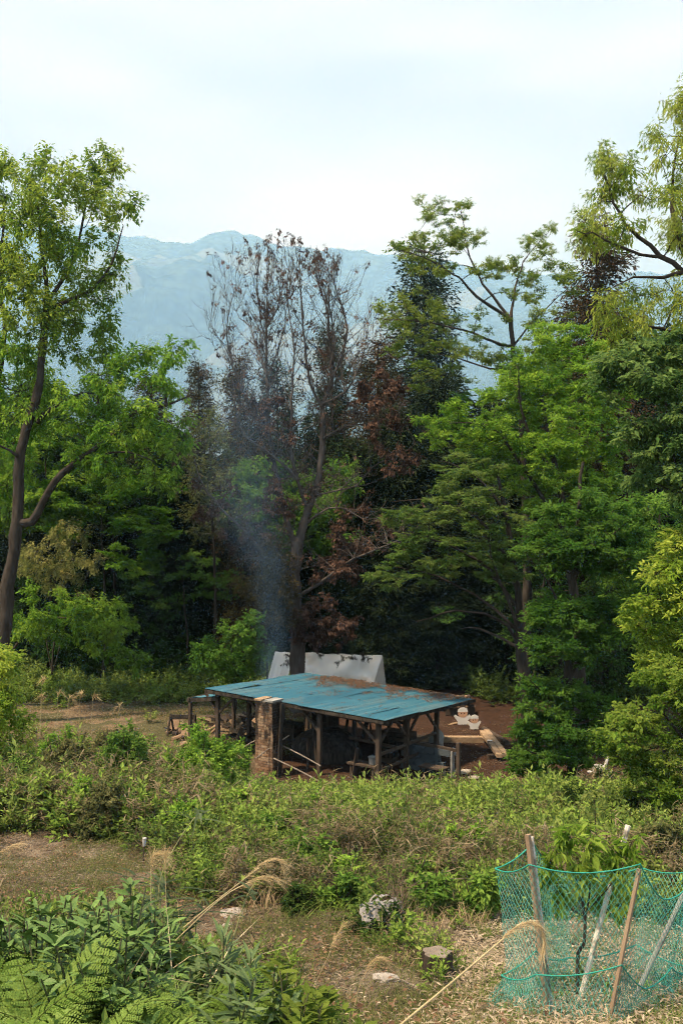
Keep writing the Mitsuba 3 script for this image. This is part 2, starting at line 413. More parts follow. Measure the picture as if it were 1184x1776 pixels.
def cedar_kind(kind, palette, brown, start, width, puff_r, leafsize, roundtop):
    """Two shape groups, stem and crown, of a cedar 18 m tall: whorls of branches carrying hanging puffs of needles."""
    name = (kind, palette, brown, start, width, roundtop, leafsize)
    if name in CEDARS:
        return CEDARS[name]
    key = f'cedar_kind_{len(CEDARS):03d}'
    rng = np.random.default_rng(700 + len(CEDARS))
    H = 18.0
    line = spline([[0, 0, -0.5], [rng.normal(0, .1), rng.normal(0, .1), H / 2], [0, 0, H]], step=1.0)
    wood = [tube_batch(line[None], np.linspace(0.30, 0.03, len(line))[None], 8)]
    C, R, O, br = [], [], [], []
    nz = 44
    for i in range(nz):
        h = start + (1 - start) * (i + rng.uniform(-0.4, 0.4)) / nz
        h = min(max(h, start), 0.995)
        w = width * (1 - h) ** roundtop * min(1, 0.55 + 1.2 * (h - start)) * rng.uniform(0.7, 1.18) + 0.22
        for a in rng.uniform(0, 2 * np.pi, int(rng.integers(5, 9))):
            w2 = w * rng.uniform(0.6, 1.15)
            c0 = np.array([0, 0, H * h])
            e = c0 + np.array([math.cos(a) * w2, math.sin(a) * w2, -0.12 * w2 + rng.uniform(-0.3, 0.5)])
            br.append(np.stack([c0, (c0 + e) / 2 + [0, 0, 0.1 * w2], e]))
            m = max(1, int(w2 / 0.55))
            for k in range(m):
                f = (k + 0.75) / m
                if f < 0.3 and m > 3:
                    continue
                C.append(c0 + (e - c0) * f + rng.normal(0, 0.14, 3))
                R.append(puff_r * rng.uniform(0.75, 1.25) * (1.1 - 0.35 * f))
                O.append([math.cos(a), math.sin(a), -0.15])
    C, R, O, br = np.array(C), np.array(R), np.array(O), np.array(br)
    wood.append(tube_batch(br, np.broadcast_to([0.05, 0.03, 0.012], (len(br), 3)), 3))
    per, n = (64 if kind < 4 else 34), len(C)
    u = unit(rng.normal(0, 1, (n, per, 3))) * rng.uniform(0.3, 1.0, (n, per, 1))
    P = C[:, None] + u * R[:, None, None]
    D = u * 0.9 + O[:, None] * 0.55 + rng.normal(0, 0.3, u.shape) - [0, 0, 0.25]
    N = rng.normal(0, 0.8, u.shape) + [0, 0, 0.5]
    lo, hi = np.array(palette[0]), np.array(palette[1])
    w = np.clip(rng.normal(0.5, 0.28, (n, 1, 1)) + rng.normal(0, 0.16, (n, per, 1)), 0, 1)
    col = lo + (hi - lo) * w
    if brown:
        bmask = (rng.random((n, 1, 1)) < brown) * rng.uniform(0.4, 1, (n, per, 1))
        col = col * (1 - bmask) + np.array([0.085, 0.052, 0.034]) * bmask
    sz = leafsize * rng.uniform(0.6, 1.3, n * per)
    v, f = leaf_quads(P.reshape(-1, 3), D.reshape(-1, 3), N.reshape(-1, 3), sz, sz * 0.28 * rng.uniform(0.7, 1.3, len(sz)), 0.08)
    scene[key + '_stem'] = {'type': 'shapegroup', 'm': mikit.ply(join(wood), 'bark', smooth=True)}
    scene[key + '_crown'] = {'type': 'shapegroup', 'm': mikit.ply((v, f), 'needle', color=np.repeat(np.clip(col, 0.004, 1).reshape(-1, 3), 4, axis=0))}
    CEDARS[name] = key
    return key


def px_conifer(name, seed, px, top_py, Y, half_px, label, palette, brown=0.0, group=None, start=0.12, roundtop=0.42, leafsize=0.20, puff_r=0.66, kind=0):
    """A conifer whose top the photograph shows at this pixel, standing on the ground at depth Y."""
    rng = np.random.default_rng(seed)
    x = (px - CX) / FOC * Y
    z = float(gz(x, Y))
    h = (CY - top_py) / FOC * Y - z
    key = numbered(name)
    src = cedar_kind(kind, palette, brown, start, 2.6, puff_r, leafsize, roundtop)
    s = h / 18.0
    w = 1.15 * half_px / FOC * Y / 2.6
    m = T().translate([x, Y, z]).rotate([0, 0, 1], rng.uniform(0, 360)).scale([w, w, s])
    for part, g in (('trunk', '_stem'), ('crown', '_crown')):
        scene[f'{key}__{part}'] = {'type': 'instance', 'g': {'type': 'ref', 'id': src + g}, 'to_world': m}
    lab(key, label, 'tree', group)
    return key


GREEN_FRESH = ((0.109, 0.246, 0.027), (0.295, 0.461, 0.064))
GREEN_YELLOW = ((0.189, 0.311, 0.038), (0.435, 0.538, 0.094))
GREEN_MID = ((0.070, 0.176, 0.028), (0.185, 0.333, 0.059))
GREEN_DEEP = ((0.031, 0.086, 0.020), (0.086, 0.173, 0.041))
GREEN_BLUE = ((0.070, 0.155, 0.044), (0.190, 0.300, 0.092))
# ((0.090, 0.203, 0.072), (0.244, 0.385, 0.152))
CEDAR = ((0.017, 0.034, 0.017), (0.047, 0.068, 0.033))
CEDAR_BROWN = ((0.030, 0.037, 0.018), (0.077, 0.070, 0.035))
DEAD = ((0.05, 0.033, 0.026), (0.14, 0.087, 0.066))
PALE = ((0.202, 0.245, 0.072), (0.403, 0.403, 0.158))

# tall tree at the left edge of the clearing
t = Tree('broadleaf_tree', 1)
Y = 40.0
t.limb_px([(-12, 1190), (8, 1085), (16, 1000), (30, 905), (33, 804), (46, 743), (66, 677), (76, 576), (81, 525)], Y, 0.34, 0.13, 9)
t.limb_px([(81, 525), (80, 480), (72, 430), (68, 380), (64, 330)], Y, 0.11, 0.03, 6, dy=-0.8)
t.limb_px([(81, 525), (117, 471), (135, 420), (147, 370), (160, 310), (178, 285)], Y, 0.10, 0.02, 6, dy=1.0)
t.limb_px([(78, 540), (120, 520), (152, 507), (193, 456), (215, 390)], Y, 0.10, 0.02, 6, dy=-1.2)
t.limb_px([(76, 576), (60, 520), (40, 470), (30, 420)], Y, 0.08, 0.02, 6, dy=1.2)
t.limb_px([(30, 905), (55, 905), (75, 870), (96, 835), (127, 804), (177, 769), (228, 718), (253, 710), (289, 703), (324, 687)], Y, 0.20, 0.03, 7, dy=-1.0)
t.limb_px([(289, 703), (283, 670), (284, 645), (300, 610)], Y - 1, 0.06, 0.02, 5)
t.limb_px([(64, 733), (85, 710), (111, 698), (140, 683), (172, 682)], Y, 0.11, 0.03, 6, dy=1)
t.limb_px([(127, 804), (170, 790), (220, 785), (270, 800)], Y, 0.07, 0.02, 5, dy=-1.4)
t.limb_px([(40, 800), (15, 780), (-30, 760)], Y, 0.10, 0.03, 5, dy=-1)
A = crown_points([(20, 400), (22, 320), (60, 280), (105, 290), (150, 300), (165, 268), (195, 258), (205, 292), (185, 335), (238, 345), (240, 385), (205, 400), (212, 480), (195, 540), (208, 600), (165, 640), (120, 650), (60, 600), (12, 560), (5, 450)], Y, 2.2, 0.78, t.rng)
t.clumps(A, 0.80, 10, 20, 0.19, ((0.121, 0.225, 0.029), (0.322, 0.419, 0.072)), droop=0.75, up=0.1)
B_ = crown_points([(100, 690), (150, 640), (230, 615), (262, 610), (300, 592), (328, 615), (322, 655), (300, 705), (330, 740), (318, 800), (300, 850), (230, 830), (200, 860), (150, 800), (95, 780)], Y - .6, 1.8, 0.80, t.rng)
t.clumps(B_, 0.80, 10, 20, 0.19, GREEN_FRESH, droop=0.75, up=0.1)
C_ = crown_points([(-70, 570), (40, 590), (90, 630), (110, 700), (60, 780), (60, 860), (20, 900), (-70, 900)], Y + 1, 1.8, 0.82, t.rng)
t.clumps(C_, 0.82, 10, 20, 0.19, GREEN_FRESH, droop=0.75, up=0.1)
t.done('tall broadleaf tree with dark forked trunk and fresh green crown at left edge of clearing')

t = Tree('broadleaf_tree', 2)
Y = 43.0
t.limb_px([(-30, 1150), (-25, 900), (-10, 720), (8, 580), (3, 520), (2, 460), (8, 340)], Y, 0.3, 0.04, 7)
A = crown_points([(-90, 270), (0, 255), (14, 300), (8, 380), (28, 420), (-5, 500), (-90, 560)], Y, 1.5, 0.8, t.rng)
t.clumps(A, 0.75, 13, 30, 0.18, GREEN_YELLOW, droop=0.75)
t.done('tree mostly outside the picture, its curved bare stem showing left of the tall forked tree')

# low leafy boughs beside the tall tree
t = Tree('leafy_sapling', 3)
Y = 45.0
t.limb_px([(-5, 1200), (20, 1130), (80, 1075), (150, 1080), (210, 1100)], Y, 0.09, 0.02, 6)
A = crown_points([(10, 1060), (40, 1025), (85, 1022), (150, 1045), (215, 1060), (245, 1110), (238, 1165), (190, 1150), (150, 1105), (80, 1108), (20, 1095)], Y, 1.8, 0.7, t.rng)
t.clumps(A, 0.62, 13, 28, 0.17, GREEN_FRESH, droop=0.6)
t.done('low arching sapling with fresh green leaves in front of the dark wood at left')


def leafy(name, seed, poly, Y, thick, step, R, twigs, per, size, pal, label, trunk=None, r0=0.12, cat='tree', bark='bark', fill=1.0, **kw):
    t = Tree(name, seed, bark, 'bark')
    pg = np.array(poly, float)
    cx, by = pg[:, 0].mean(), pg[:, 1].max()
    if trunk is None:
        x = (cx - CX) / FOC * Y
        g = CY - float(gz(x, Y)) * FOC / Y
        trunk = [(cx, g), (cx + 8, (g + by) / 2), (cx, (by + pg[:, 1].min()) / 2), (cx - 4, pg[:, 1].min() + 25)]
    for k, tr in enumerate(trunk if isinstance(trunk[0], list) else [trunk]):
        t.limb_px(tr, Y, r0 if k == 0 else r0 * 0.6, 0.02, 6, dy=t.rng.uniform(-1, 1) if k else 0)
    A = crown_points(poly, Y, thick, step, t.rng, fill)
    t.clumps(A, R, twigs, per, size, pal, **kw)
    return t.done(label, cat)


leafy('maple_tree', 4, [(20, 870), (70, 845), (130, 850), (200, 835), (255, 845), (285, 880), (300, 925), (285, 965), (225, 1005), (190, 970), (110, 930), (40, 920)], 49, 2.4, 0.8, 0.78, 13, 30, 0.17,
      ((0.084, 0.210, 0.021), (0.196, 0.364, 0.042)), 'bright green maple with spreading tiers of leaves behind the tall left tree', flat=0.35, droop=0.3)
leafy('flowering_shrub', 5, [(30, 960), (60, 925), (105, 905), (165, 930), (182, 975), (150, 1005), (150, 1040), (90, 1030), (40, 1000)], 48, 1.4, 0.7, 0.6, 12, 22, 0.13,
      PALE, 'pale yellowish shrub with bare grey stems near the foot of the tall left tree', cat='shrub', r0=0.05, bark='pale_twig', trunk=[[(90, 1170), (95, 1080), (100, 990), (140, 930)], [(90, 1170), (75, 1080), (60, 1000)], [(90, 1170), (120, 1070), (150, 1000)]])
leafy('understory_tree', 6, [(200, 1000), (260, 960), (330, 960), (430, 990), (420, 1040), (330, 1060), (250, 1050)], 50, 1.6, 0.8, 0.7, 11, 20, 0.14, GREEN_MID,
      'thin understory tree with sparse green sprays left of the smoke', flat=0.35, droop=0.3, r0=0.07)
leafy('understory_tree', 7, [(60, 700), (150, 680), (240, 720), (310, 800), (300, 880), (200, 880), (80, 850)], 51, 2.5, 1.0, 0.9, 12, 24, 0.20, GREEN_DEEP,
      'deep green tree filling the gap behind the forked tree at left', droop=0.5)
leafy('understory_tree', 8, [(380, 880), (430, 800), (475, 770), (530, 820), (590, 800), (640, 860), (600, 935), (500, 965), (430, 930)], 49, 2.2, 0.9, 0.8, 12, 26, 0.18, GREEN_MID,
      'mid green tree seen through the fork of the dead tree', droop=0.5)
leafy('brown_shrub', 9, [(395, 1120), (405, 1050), (440, 985), (480, 930), (520, 1040), (505, 1130), (450, 1150)], 41.5, 1.3, 0.7, 0.6, 12, 22, 0.13, ((0.06, 0.05, 0.02), (0.13, 0.10, 0.035)),
      'brownish half dead bush behind the smoke column', cat='shrub', r0=0.05)
leafy('green_shrub', 10, [(325, 1165), (340, 1125), (385, 1085), (440, 1060), (465, 1110), (455, 1165), (400, 1185)], 40, 1.4, 0.6, 0.5, 12, 28, 0.14, GREEN_MID,
      'green bush at the wood edge just left of the white sheeting', cat='shrub', r0=0.05)
leafy('green_shrub', 11, [(240, 1185), (250, 1130), (300, 1110), (330, 1150), (330, 1190)], 50, 1.4, 0.7, 0.6, 12, 24, 0.15, GREEN_DEEP, 'dark green bush at far side of the dry field', cat='shrub', r0=0.05)
leafy('green_shrub', 12, [(60, 1190), (70, 1120), (160, 1110), (230, 1150), (240, 1195)], 50, 1.4, 0.7, 0.6, 12, 24, 0.15, GREEN_DEEP, 'shadowy bush under the arching sapling at far left', cat='shrub', r0=0.05)

# the dead tree behind the shelter
t = Tree('dead_tree', 20, 'dead_bark', 'dead_bark')
Y = 43.0
t.limb_px([(517, 1260), (516, 1166), (515, 1081), (511, 1020), (515, 953), (519, 938)], Y, 0.37, 0.27, 10)
t.limb_px([(519, 938), (528, 905), (535, 882), (550, 841), (559, 765), (559, 704), (574, 658), (571, 595), (565, 528), (552, 491), (548, 460)], Y, 0.22, 0.02, 7, dy=0.5)
t.limb_px([(557, 704), (538, 664), (528, 595), (524, 540), (522, 491), (517, 455), (513, 428)], Y, 0.075, 0.012, 6, dy=-0.6)
t.limb_px([(574, 658), (592, 619), (601, 570), (592, 530), (583, 500), (575, 470)], Y, 0.075, 0.012, 6, dy=0.9)
t.limb_px([(572, 640), (579, 582), (570, 530), (555, 480), (545, 440)], Y, 0.053, 0.010, 5, dy=1.2)
t.limb_px([(558, 701), (598, 680), (626, 631), (634, 590), (638, 565)], Y, 0.060, 0.012, 5, dy=-1.0)
t.limb_px([(531, 877), (516, 835), (506, 795), (506, 750), (507, 674), (510, 613), (501, 540), (498, 490), (505, 450)], Y, 0.098, 0.012, 6, dy=-1.0)
t.limb_px([(515, 953), (500, 915), (489, 871), (474, 795), (466, 734), (463, 643), (462, 552), (465, 491), (464, 424)], Y, 0.150, 0.012, 7, dy=0.8)
t.limb_px([(463, 650), (445, 600), (434, 567), (416, 552), (405, 530)], Y, 0.045, 0.010, 5, dy=0.9)
t.limb_px([(462, 567), (475, 545), (483, 522), (488, 480), (489, 440)], Y, 0.045, 0.010, 5, dy=-0.7)
t.limb_px([(466, 650), (474, 631), (489, 582), (497, 540), (501, 500)], Y, 0.045, 0.010, 5, dy=1.3)
t.limb_px([(462, 600), (450, 540), (445, 490), (450, 445)], Y, 0.038, 0.010, 5, dy=-1.0)
t.limb_px([(466, 740), (430, 700), (404, 635), (395, 582), (395, 546), (410, 491)], Y, 0.053, 0.010, 5, dy=-1.3)
t.limb_px([(404, 631), (385, 594), (362, 572)], Y - 1.2, 0.022, 0.010, 4)
t.limb_px([(528, 874), (516, 832), (492, 807), (456, 780), (430, 760), (416, 744), (410, 713), (408, 690)], Y, 0.075, 0.02, 6, dy=-2.2)
t.limb_px([(511, 1005), (504, 996), (485, 980), (462, 966), (431, 929), (401, 899), (370, 865), (352, 840), (338, 805), (330, 760)], Y, 0.098, 0.02, 6, dy=-2.6)
t.limb_px([(515, 1035), (550, 1014), (583, 990), (614, 969), (674, 944), (700, 935)], Y, 0.098, 0.02, 6, dy=-2.4)
t.limb_px([(512, 1022), (492, 1014), (475, 1008), (462, 999)], Y, 0.060, 0.02, 5, dy=-1)
t.limb_px([(535, 905), (552, 892), (571, 882), (598, 883), (630, 900)], Y, 0.068, 0.02, 5, dy=-1.5)
t.limb_px([(545, 860), (590, 850), (620, 841), (644, 810), (690, 790), (720, 770)], Y, 0.053, 0.015, 5, dy=1.8)
t.limb_px([(560, 760), (600, 740), (650, 735), (690, 745)], Y, 0.045, 0.012, 5, dy=1.5)
# fine bare shoots that climb from every limb
S = np.vstack(t.S)
R = np.concatenate(t.SR)
pick = [i for i in range(len(S)) if R[i] < 0.16 and S[i, 2] > at(0, 1000, Y)[2]]
rs = t.rng
for i in rs.choice(pick, 800):
    p0 = S[i]
    high = np.clip((p0[2] - 1.0) / 8.0, 0, 1)
    L = rs.uniform(0.7, 2.3)
    L = min(L, max(0.35, (at(500, 424, Y)[2] - p0[2]) / 1.3))
    d = unit(np.array([rs.normal(0, 0.6), rs.normal(0, 0.6), 0.35 + 0.9 * high + rs.normal(0, 0.2)]))
    m = p0 + d * L * 0.5 + rs.normal(0, 0.08, 3)
    e = p0 + d * L * 0.85 + np.array([0, 0, L * 0.3 * high]) + rs.normal(0, 0.1, 3)
    q = spline([p0, m, e], n=4)
    t.twigs.append((q, np.linspace(min(0.02, R[i] * 0.5), 0.004, len(q))))
    for _ in range(rs.integers(2, 6)):
        s0 = q[rs.integers(2, len(q) - 1)]
        d2 = unit(d + rs.normal(0, 0.5, 3) + [0, 0, 0.3])
        l2 = L * rs.uniform(0.25, 0.5)
        t.twigs.append((np.stack([s0, s0 + d2 * l2 * 0.5 + rs.normal(0, 0.03, 3), s0 + d2 * l2 + [0, 0, 0.05]]), np.array([0.009, 0.006, 0.003])))
ends = np.array([p[-1] for p, _ in t.twigs])
few = ends[rs.random(len(ends)) < 0.14]
t.clumps(few, 0.26, 3, 4, 0.12, DEAD, droop=1.1, branch=False, wl=0.5, bsdf='dry_leaf', part='withered_leaves')
for poly, fl in (([(500, 1110), (520, 1050), (580, 1030), (615, 1080), (605, 1115), (560, 1125)], 1.0), ([(545, 950), (610, 935), (650, 970), (610, 1010), (545, 1005)], 0.9), ([(420, 690), (510, 680), (530, 760), (470, 790), (425, 740)], 0.35),
                 ([(560, 900), (640, 870), (690, 930), (640, 960), (580, 940)], 0.5), ([(640, 640), (700, 660), (740, 760), (690, 850), (630, 820), (600, 720)], 0.4), ([(340, 840), (420, 860), (480, 950), (420, 960), (350, 910)], 0.35), ([(450, 820), (520, 860), (500, 920), (440, 880)], 0.4)):
    A = crown_points(poly, Y - 0.6, 1.2, 0.6, rs, fl)
    t.clumps(A, 0.45, 11, 22, 0.135, DEAD, droop=1.1, wl=0.5, bsdf='dry_leaf', part='withered_leaves')
A = np.array([at(x, y, Y + 0.4) for x, y in ((548, 1128), (556, 1136), (585, 1132), (596, 1142), (588, 1150), (612, 1140), (632, 1138), (500, 1138), (496, 1148), (640, 1142))])  # dark conifer twigs hanging before the white sheeting, kept with the dead tree
t.clumps(A, 0.22, 5, 9, 0.12, ((0.02, 0.022, 0.014), (0.06, 0.05, 0.035)), droop=1.3, wl=0.3, branch=False, bsdf='dry_leaf', part='withered_leaves')
t.done('dead bare tree with many upright branches and rusty withered leaves behind the blue roof')

# conifers of the wood
px_conifer('cedar_tree', 30, 735, 418, 60, 84, 'tall blue-green cedar rising right of the dead tree', ((0.016, 0.034, 0.022), (0.04, 0.062, 0.04)), kind=1)
px_conifer('cedar_tree', 31, 655, 590, 55, 84, 'brownish cedar standing between dead tree and tall cedar', CEDAR_BROWN, brown=0.4, kind=2)
px_conifer('cedar_tree', 32, 575, 565, 57, 60, 'grey-green cedar directly behind the right limbs of the dead tree', CEDAR, brown=0.2)
px_conifer('cedar_tree', 33, 480, 625, 56, 60, 'hazy cedar behind the left stem of the dead tree', CEDAR, brown=0.2)
px_conifer('cedar_tree', 34, 415, 618, 52, 55, 'rusty round-topped cedar left of the dead tree', CEDAR_BROWN, brown=0.4, kind=2)
px_conifer('cedar_tree', 35, 345, 630, 54, 55, 'olive cedar with thin top beside the forked tree branch tips', CEDAR_BROWN, brown=0.2, kind=3)
px_conifer('cedar_tree', 36, 262, 655, 58, 64, 'dark brown-green cedar behind the middle of the forked tree', CEDAR_BROWN, brown=0.2, kind=3)
px_conifer('cedar_tree', 37, 170, 640, 60, 64, 'dark cedar behind the right boughs of the forked tree', CEDAR, brown=0.2)
px_conifer('cedar_tree', 38, 1035, 385, 45, 95, 'dark bronze-green cedar rising behind the yellow-green boughs at right', CEDAR_BROWN, brown=0.4, kind=2)
bg = [(60, 660, 62, 70), (-30, 640, 60, 70), (770, 640, 56, 66), (700, 700, 52, 64), (620, 760, 51, 62), (850, 690, 60, 66), (920, 640, 58, 70), (1000, 600, 56, 74), (1090, 560, 52, 84), (1180, 560, 54, 84), (810, 760, 51, 64),
      (880, 800, 49, 64), (310, 780, 53, 62), (200, 800, 55, 64), (100, 840, 54, 64), (20, 830, 55, 64), (400, 830, 55, 60), (540, 840, 56, 60), (470, 780, 58, 64), (680, 880, 49, 62), (760, 880, 49, 64), (960, 840, 47, 64), (1060, 840, 46, 74), (1140, 800, 47, 74), (1220, 700, 48, 84)]
bg += [(-60 + 62 * i, 720 + 70 * ((i * 7) % 5) / 4, 66 + (i * 5) % 7, 64) for i in range(21)]
for i, (px, py, Y, hw) in enumerate(bg):
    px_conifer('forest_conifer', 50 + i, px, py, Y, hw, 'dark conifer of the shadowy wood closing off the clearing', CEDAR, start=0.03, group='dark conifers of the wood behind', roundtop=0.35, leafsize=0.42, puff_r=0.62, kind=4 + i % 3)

# right side
t = Tree('cherry_tree', 100)
Y = 34.0
t.limb_px([(915, 1250), (910, 1190), (903, 1130), (900, 1050), (890, 980), (880, 900), (860, 820)], Y, 0.24, 0.05, 8)
for pts, dy in (([(903, 1130), (880, 1085), (840, 1065), (790, 1060), (720, 1080)], -1), ([(905, 1100), (860, 1060), (820, 1030), (760, 1000), (690, 985)], 0.5), ([(900, 1060), (850, 990), (790, 950), (720, 930), (670, 920)], -0.8), ([(893, 990), (850, 920), (800, 880), (740, 865), (680, 870)], 1),
                ([(905, 1120), (930, 1060), (945, 1000), (960, 950)], 0.5), ([(905, 1110), (880, 1040), (860, 990), (840, 920)], -1.5), ([(880, 900), (850, 850), (800, 810), (760, 800)], -1), ([(905, 1125), (870, 1110), (830, 1090), (800, 1090)], 1.5)):
    t.limb_px(pts, Y, 0.08, 0.012, 5, dy=dy)
A = crown_points([(640, 1005), (690, 960), (660, 880), (735, 865), (760, 800), (830, 780), (900, 850), (930, 940), (905, 1010), (850, 1000), (790, 1000), (740, 1015), (690, 1035)], Y, 2.2, 0.46, t.rng)
t.clumps(A, 0.46, 11, 22, 0.105, ((0.077, 0.154, 0.031), (0.182, 0.266, 0.070)), flat=0.30, droop=0.25, up=0.05, spread=0.55)
A = crown_points([(735, 1060), (800, 1045), (830, 1065), (780, 1090), (735, 1080)], Y, 1.0, 0.7, t.rng)
t.clumps(A, 0.5, 7, 8, 0.11, GREEN_MID, flat=0.2, droop=0.2, branch=False)
t.done('wide spreading cherry tree with flat tiers of olive green leaves over the yard')

t = Tree('young_maple', 101)
Y = 40.0
t.limb_px([(912, 1240), (912, 1000), (905, 760), (893, 640), (885, 552)], Y, 0.2, 0.09, 7)
t.limb_px([(885, 552), (868, 531), (845, 500), (832, 485), (815, 445), (807, 414), (797, 365)], Y, 0.08, 0.015, 6, dy=1)
t.limb_px([(884, 553), (850, 530), (827, 515), (800, 485), (787, 475), (736, 445), (687, 432)], Y, 0.08, 0.012, 6, dy=-1.5)
t.limb_px([(888, 600), (868, 597), (840, 585), (802, 571), (760, 562), (726, 556), (648, 551)], Y, 0.07, 0.012, 6, dy=-1.2)
t.limb_px([(886, 550), (888, 530), (893, 500), (905, 465), (913, 445), (949, 404)], Y, 0.07, 0.012, 6, dy=1)
t.limb_px([(890, 600), (920, 560), (950, 530), (985, 500)], Y, 0.05, 0.012, 5, dy=-1)
t.limb_px([(893, 640), (850, 640), (790, 620), (740, 610)], Y, 0.06, 0.012, 5, dy=1.2)
spots = [(805, 372), (792, 395), (762, 378), (742, 365), (822, 415), (775, 405), (752, 425), (715, 440), (695, 432), (730, 455), (765, 462), (790, 440), (665, 552), (700, 548), (690, 575), (738, 560), (770, 582), (752, 530), (820, 600), (790, 605), (725, 598),
         (835, 470), (852, 455), (905, 462), (932, 430), (948, 408), (960, 452), (925, 480), (880, 470), (935, 520), (972, 492), (958, 545), (918, 575), (845, 625), (750, 640), (725, 660), (800, 640), (870, 620), (690, 610), (710, 520), (895, 510), (985, 470), (845, 560), (780, 550), (930, 610), (900, 640)]
C = np.array([at(x + t.rng.normal(0, 13), y + t.rng.normal(0, 11), Y + t.rng.uniform(-1.8, 1.8)) for x, y in spots * 5])
t.clumps(C, 0.42, 9, 14, 0.115, ((0.105, 0.182, 0.028), (0.238, 0.308, 0.063)), flat=0.5, droop=0.3, spread=0.55)
t.done('slender open tree with forked stem and airy light green sprays against the mountain')

t = Tree('zelkova_tree', 102)
Y = 36.0
t.limb_px([(1010, 1300), (1000, 1100), (985, 930), (968, 830), (955, 780), (940, 690)], Y, 0.3, 0.06, 8)
t.limb_px([(985, 930), (940, 860), (900, 800), (850, 740), (780, 735)], Y, 0.12, 0.015, 6, dy=-1.5)
t.limb_px([(985, 930), (1010, 850), (1030, 760), (1040, 660)], Y, 0.12, 0.015, 6, dy=1)
t.limb_px([(968, 830), (920, 760), (900, 690), (900, 640)], Y, 0.1, 0.015, 6, dy=-1)
A = crown_points([(890, 625), (925, 575), (985, 560), (1040, 600), (1090, 690), (1080, 800), (1060, 880), (990, 930), (930, 900), (895, 870), (830, 790), (745, 770), (725, 725), (820, 700), (870, 650)], Y, 2.6, 0.58, t.rng)
t.clumps(A, 0.60, 12, 28, 0.125, GREEN_FRESH, flat=0.6, droop=0.3, spread=0.55)
t.done('full leafy tree with bright mid green crown left of the right-hand boughs')

t = Tree('chestnut_tree', 103)
Y = 29.0
t.limb_px([(1000, 1420), (990, 1300), (985, 1200), (988, 1080), (1000, 950), (1010, 800)], Y, 0.20, 0.04, 8)
for pts, dy in (([(985, 1250), (950, 1210), (920, 1180)], -1), ([(986, 1180), (1020, 1120), (1050, 1080)], 0.8), ([(988, 1080), (950, 1010), (910, 960)], -0.8), ([(995, 1000), (1050, 940), (1090, 900)], -1), ([(988, 1300), (940, 1310), (910, 1300)], -1.2), ([(988, 1260), (1040, 1240), (1060, 1220)], 1)):
    t.limb_px(pts, Y, 0.06, 0.012, 5, dy=dy)
A = np.vstack([crown_points(p, Y, 1.7, 0.42, t.rng, f) for p, f in (([(895, 970), (960, 870), (1060, 850), (1115, 930), (1090, 1010), (1000, 990), (930, 1000)], 1.0),
               ([(920, 1150), (930, 1075), (960, 1030), (1020, 1020), (1075, 1060), (1060, 1110), (1000, 1160), (960, 1200)], 0.8), ([(885, 1300), (905, 1240), (920, 1190), (1000, 1190), (1070, 1210), (1060, 1290), (1010, 1340), (985, 1390), (925, 1385), (905, 1340)], 1.25))])
t.clumps(A, 0.56, 13, 30, 0.115, ((0.049, 0.140, 0.022), (0.133, 0.259, 0.045)), flat=0.45, droop=0.35, spread=0.55)
t.done('dense green tree leafy down to the ground on the right side of the yard')

t = Tree('oak_tree', 104)
Y = 23.0
t.limb_px([(1330, 1250), (1320, 900), (1275, 640), (1230, 520), (1184, 472), (1145, 442), (1108, 412), (1085, 388), (1064, 350), (1045, 300)], Y, 0.21, 0.02, 8)
t.limb_px([(1230, 520), (1180, 420), (1165, 330), (1180, 230)], Y, 0.12, 0.015, 6, dy=1)
t.limb_px([(1150, 445), (1110, 440), (1070, 425), (1030, 405), (1000, 400)], Y, 0.05, 0.01, 5, dy=-0.8)
t.limb_px([(1184, 472), (1150, 480), (1100, 480), (1060, 500)], Y, 0.06, 0.01, 5, dy=-1)
t.limb_px([(1275, 640), (1220, 600), (1150, 570), (1100, 560)], Y, 0.09, 0.012, 5, dy=-0.6)
A = np.vstack([crown_points(p, Y, 1.3, 0.48, t.rng, f) for p, f in (([(1005, 300), (1040, 258), (1075, 280), (1100, 310), (1112, 350), (1080, 380), (1050, 350), (1020, 320)], 0.85), ([(990, 405), (1010, 370), (1060, 385), (1110, 380), (1130, 430), (1070, 440)], 0.8),
               ([(1125, 330), (1140, 240), (1165, 170), (1200, 130), (1290, 130), (1290, 520), (1200, 470), (1150, 430), (1110, 380)], 0.6), ([(1020, 560), (1060, 470), (1130, 470), (1184, 500), (1290, 540), (1290, 680), (1150, 660), (1080, 620)], 1.0))])
t.clumps(A, 0.54, 10, 20, 0.125, ((0.168, 0.269, 0.030), (0.420, 0.487, 0.101)), droop=1.0, up=0.05, wl=0.26, spread=0.5)
t.done('tall oak with yellow-green new leaves and dark bough reaching in from the right edge')

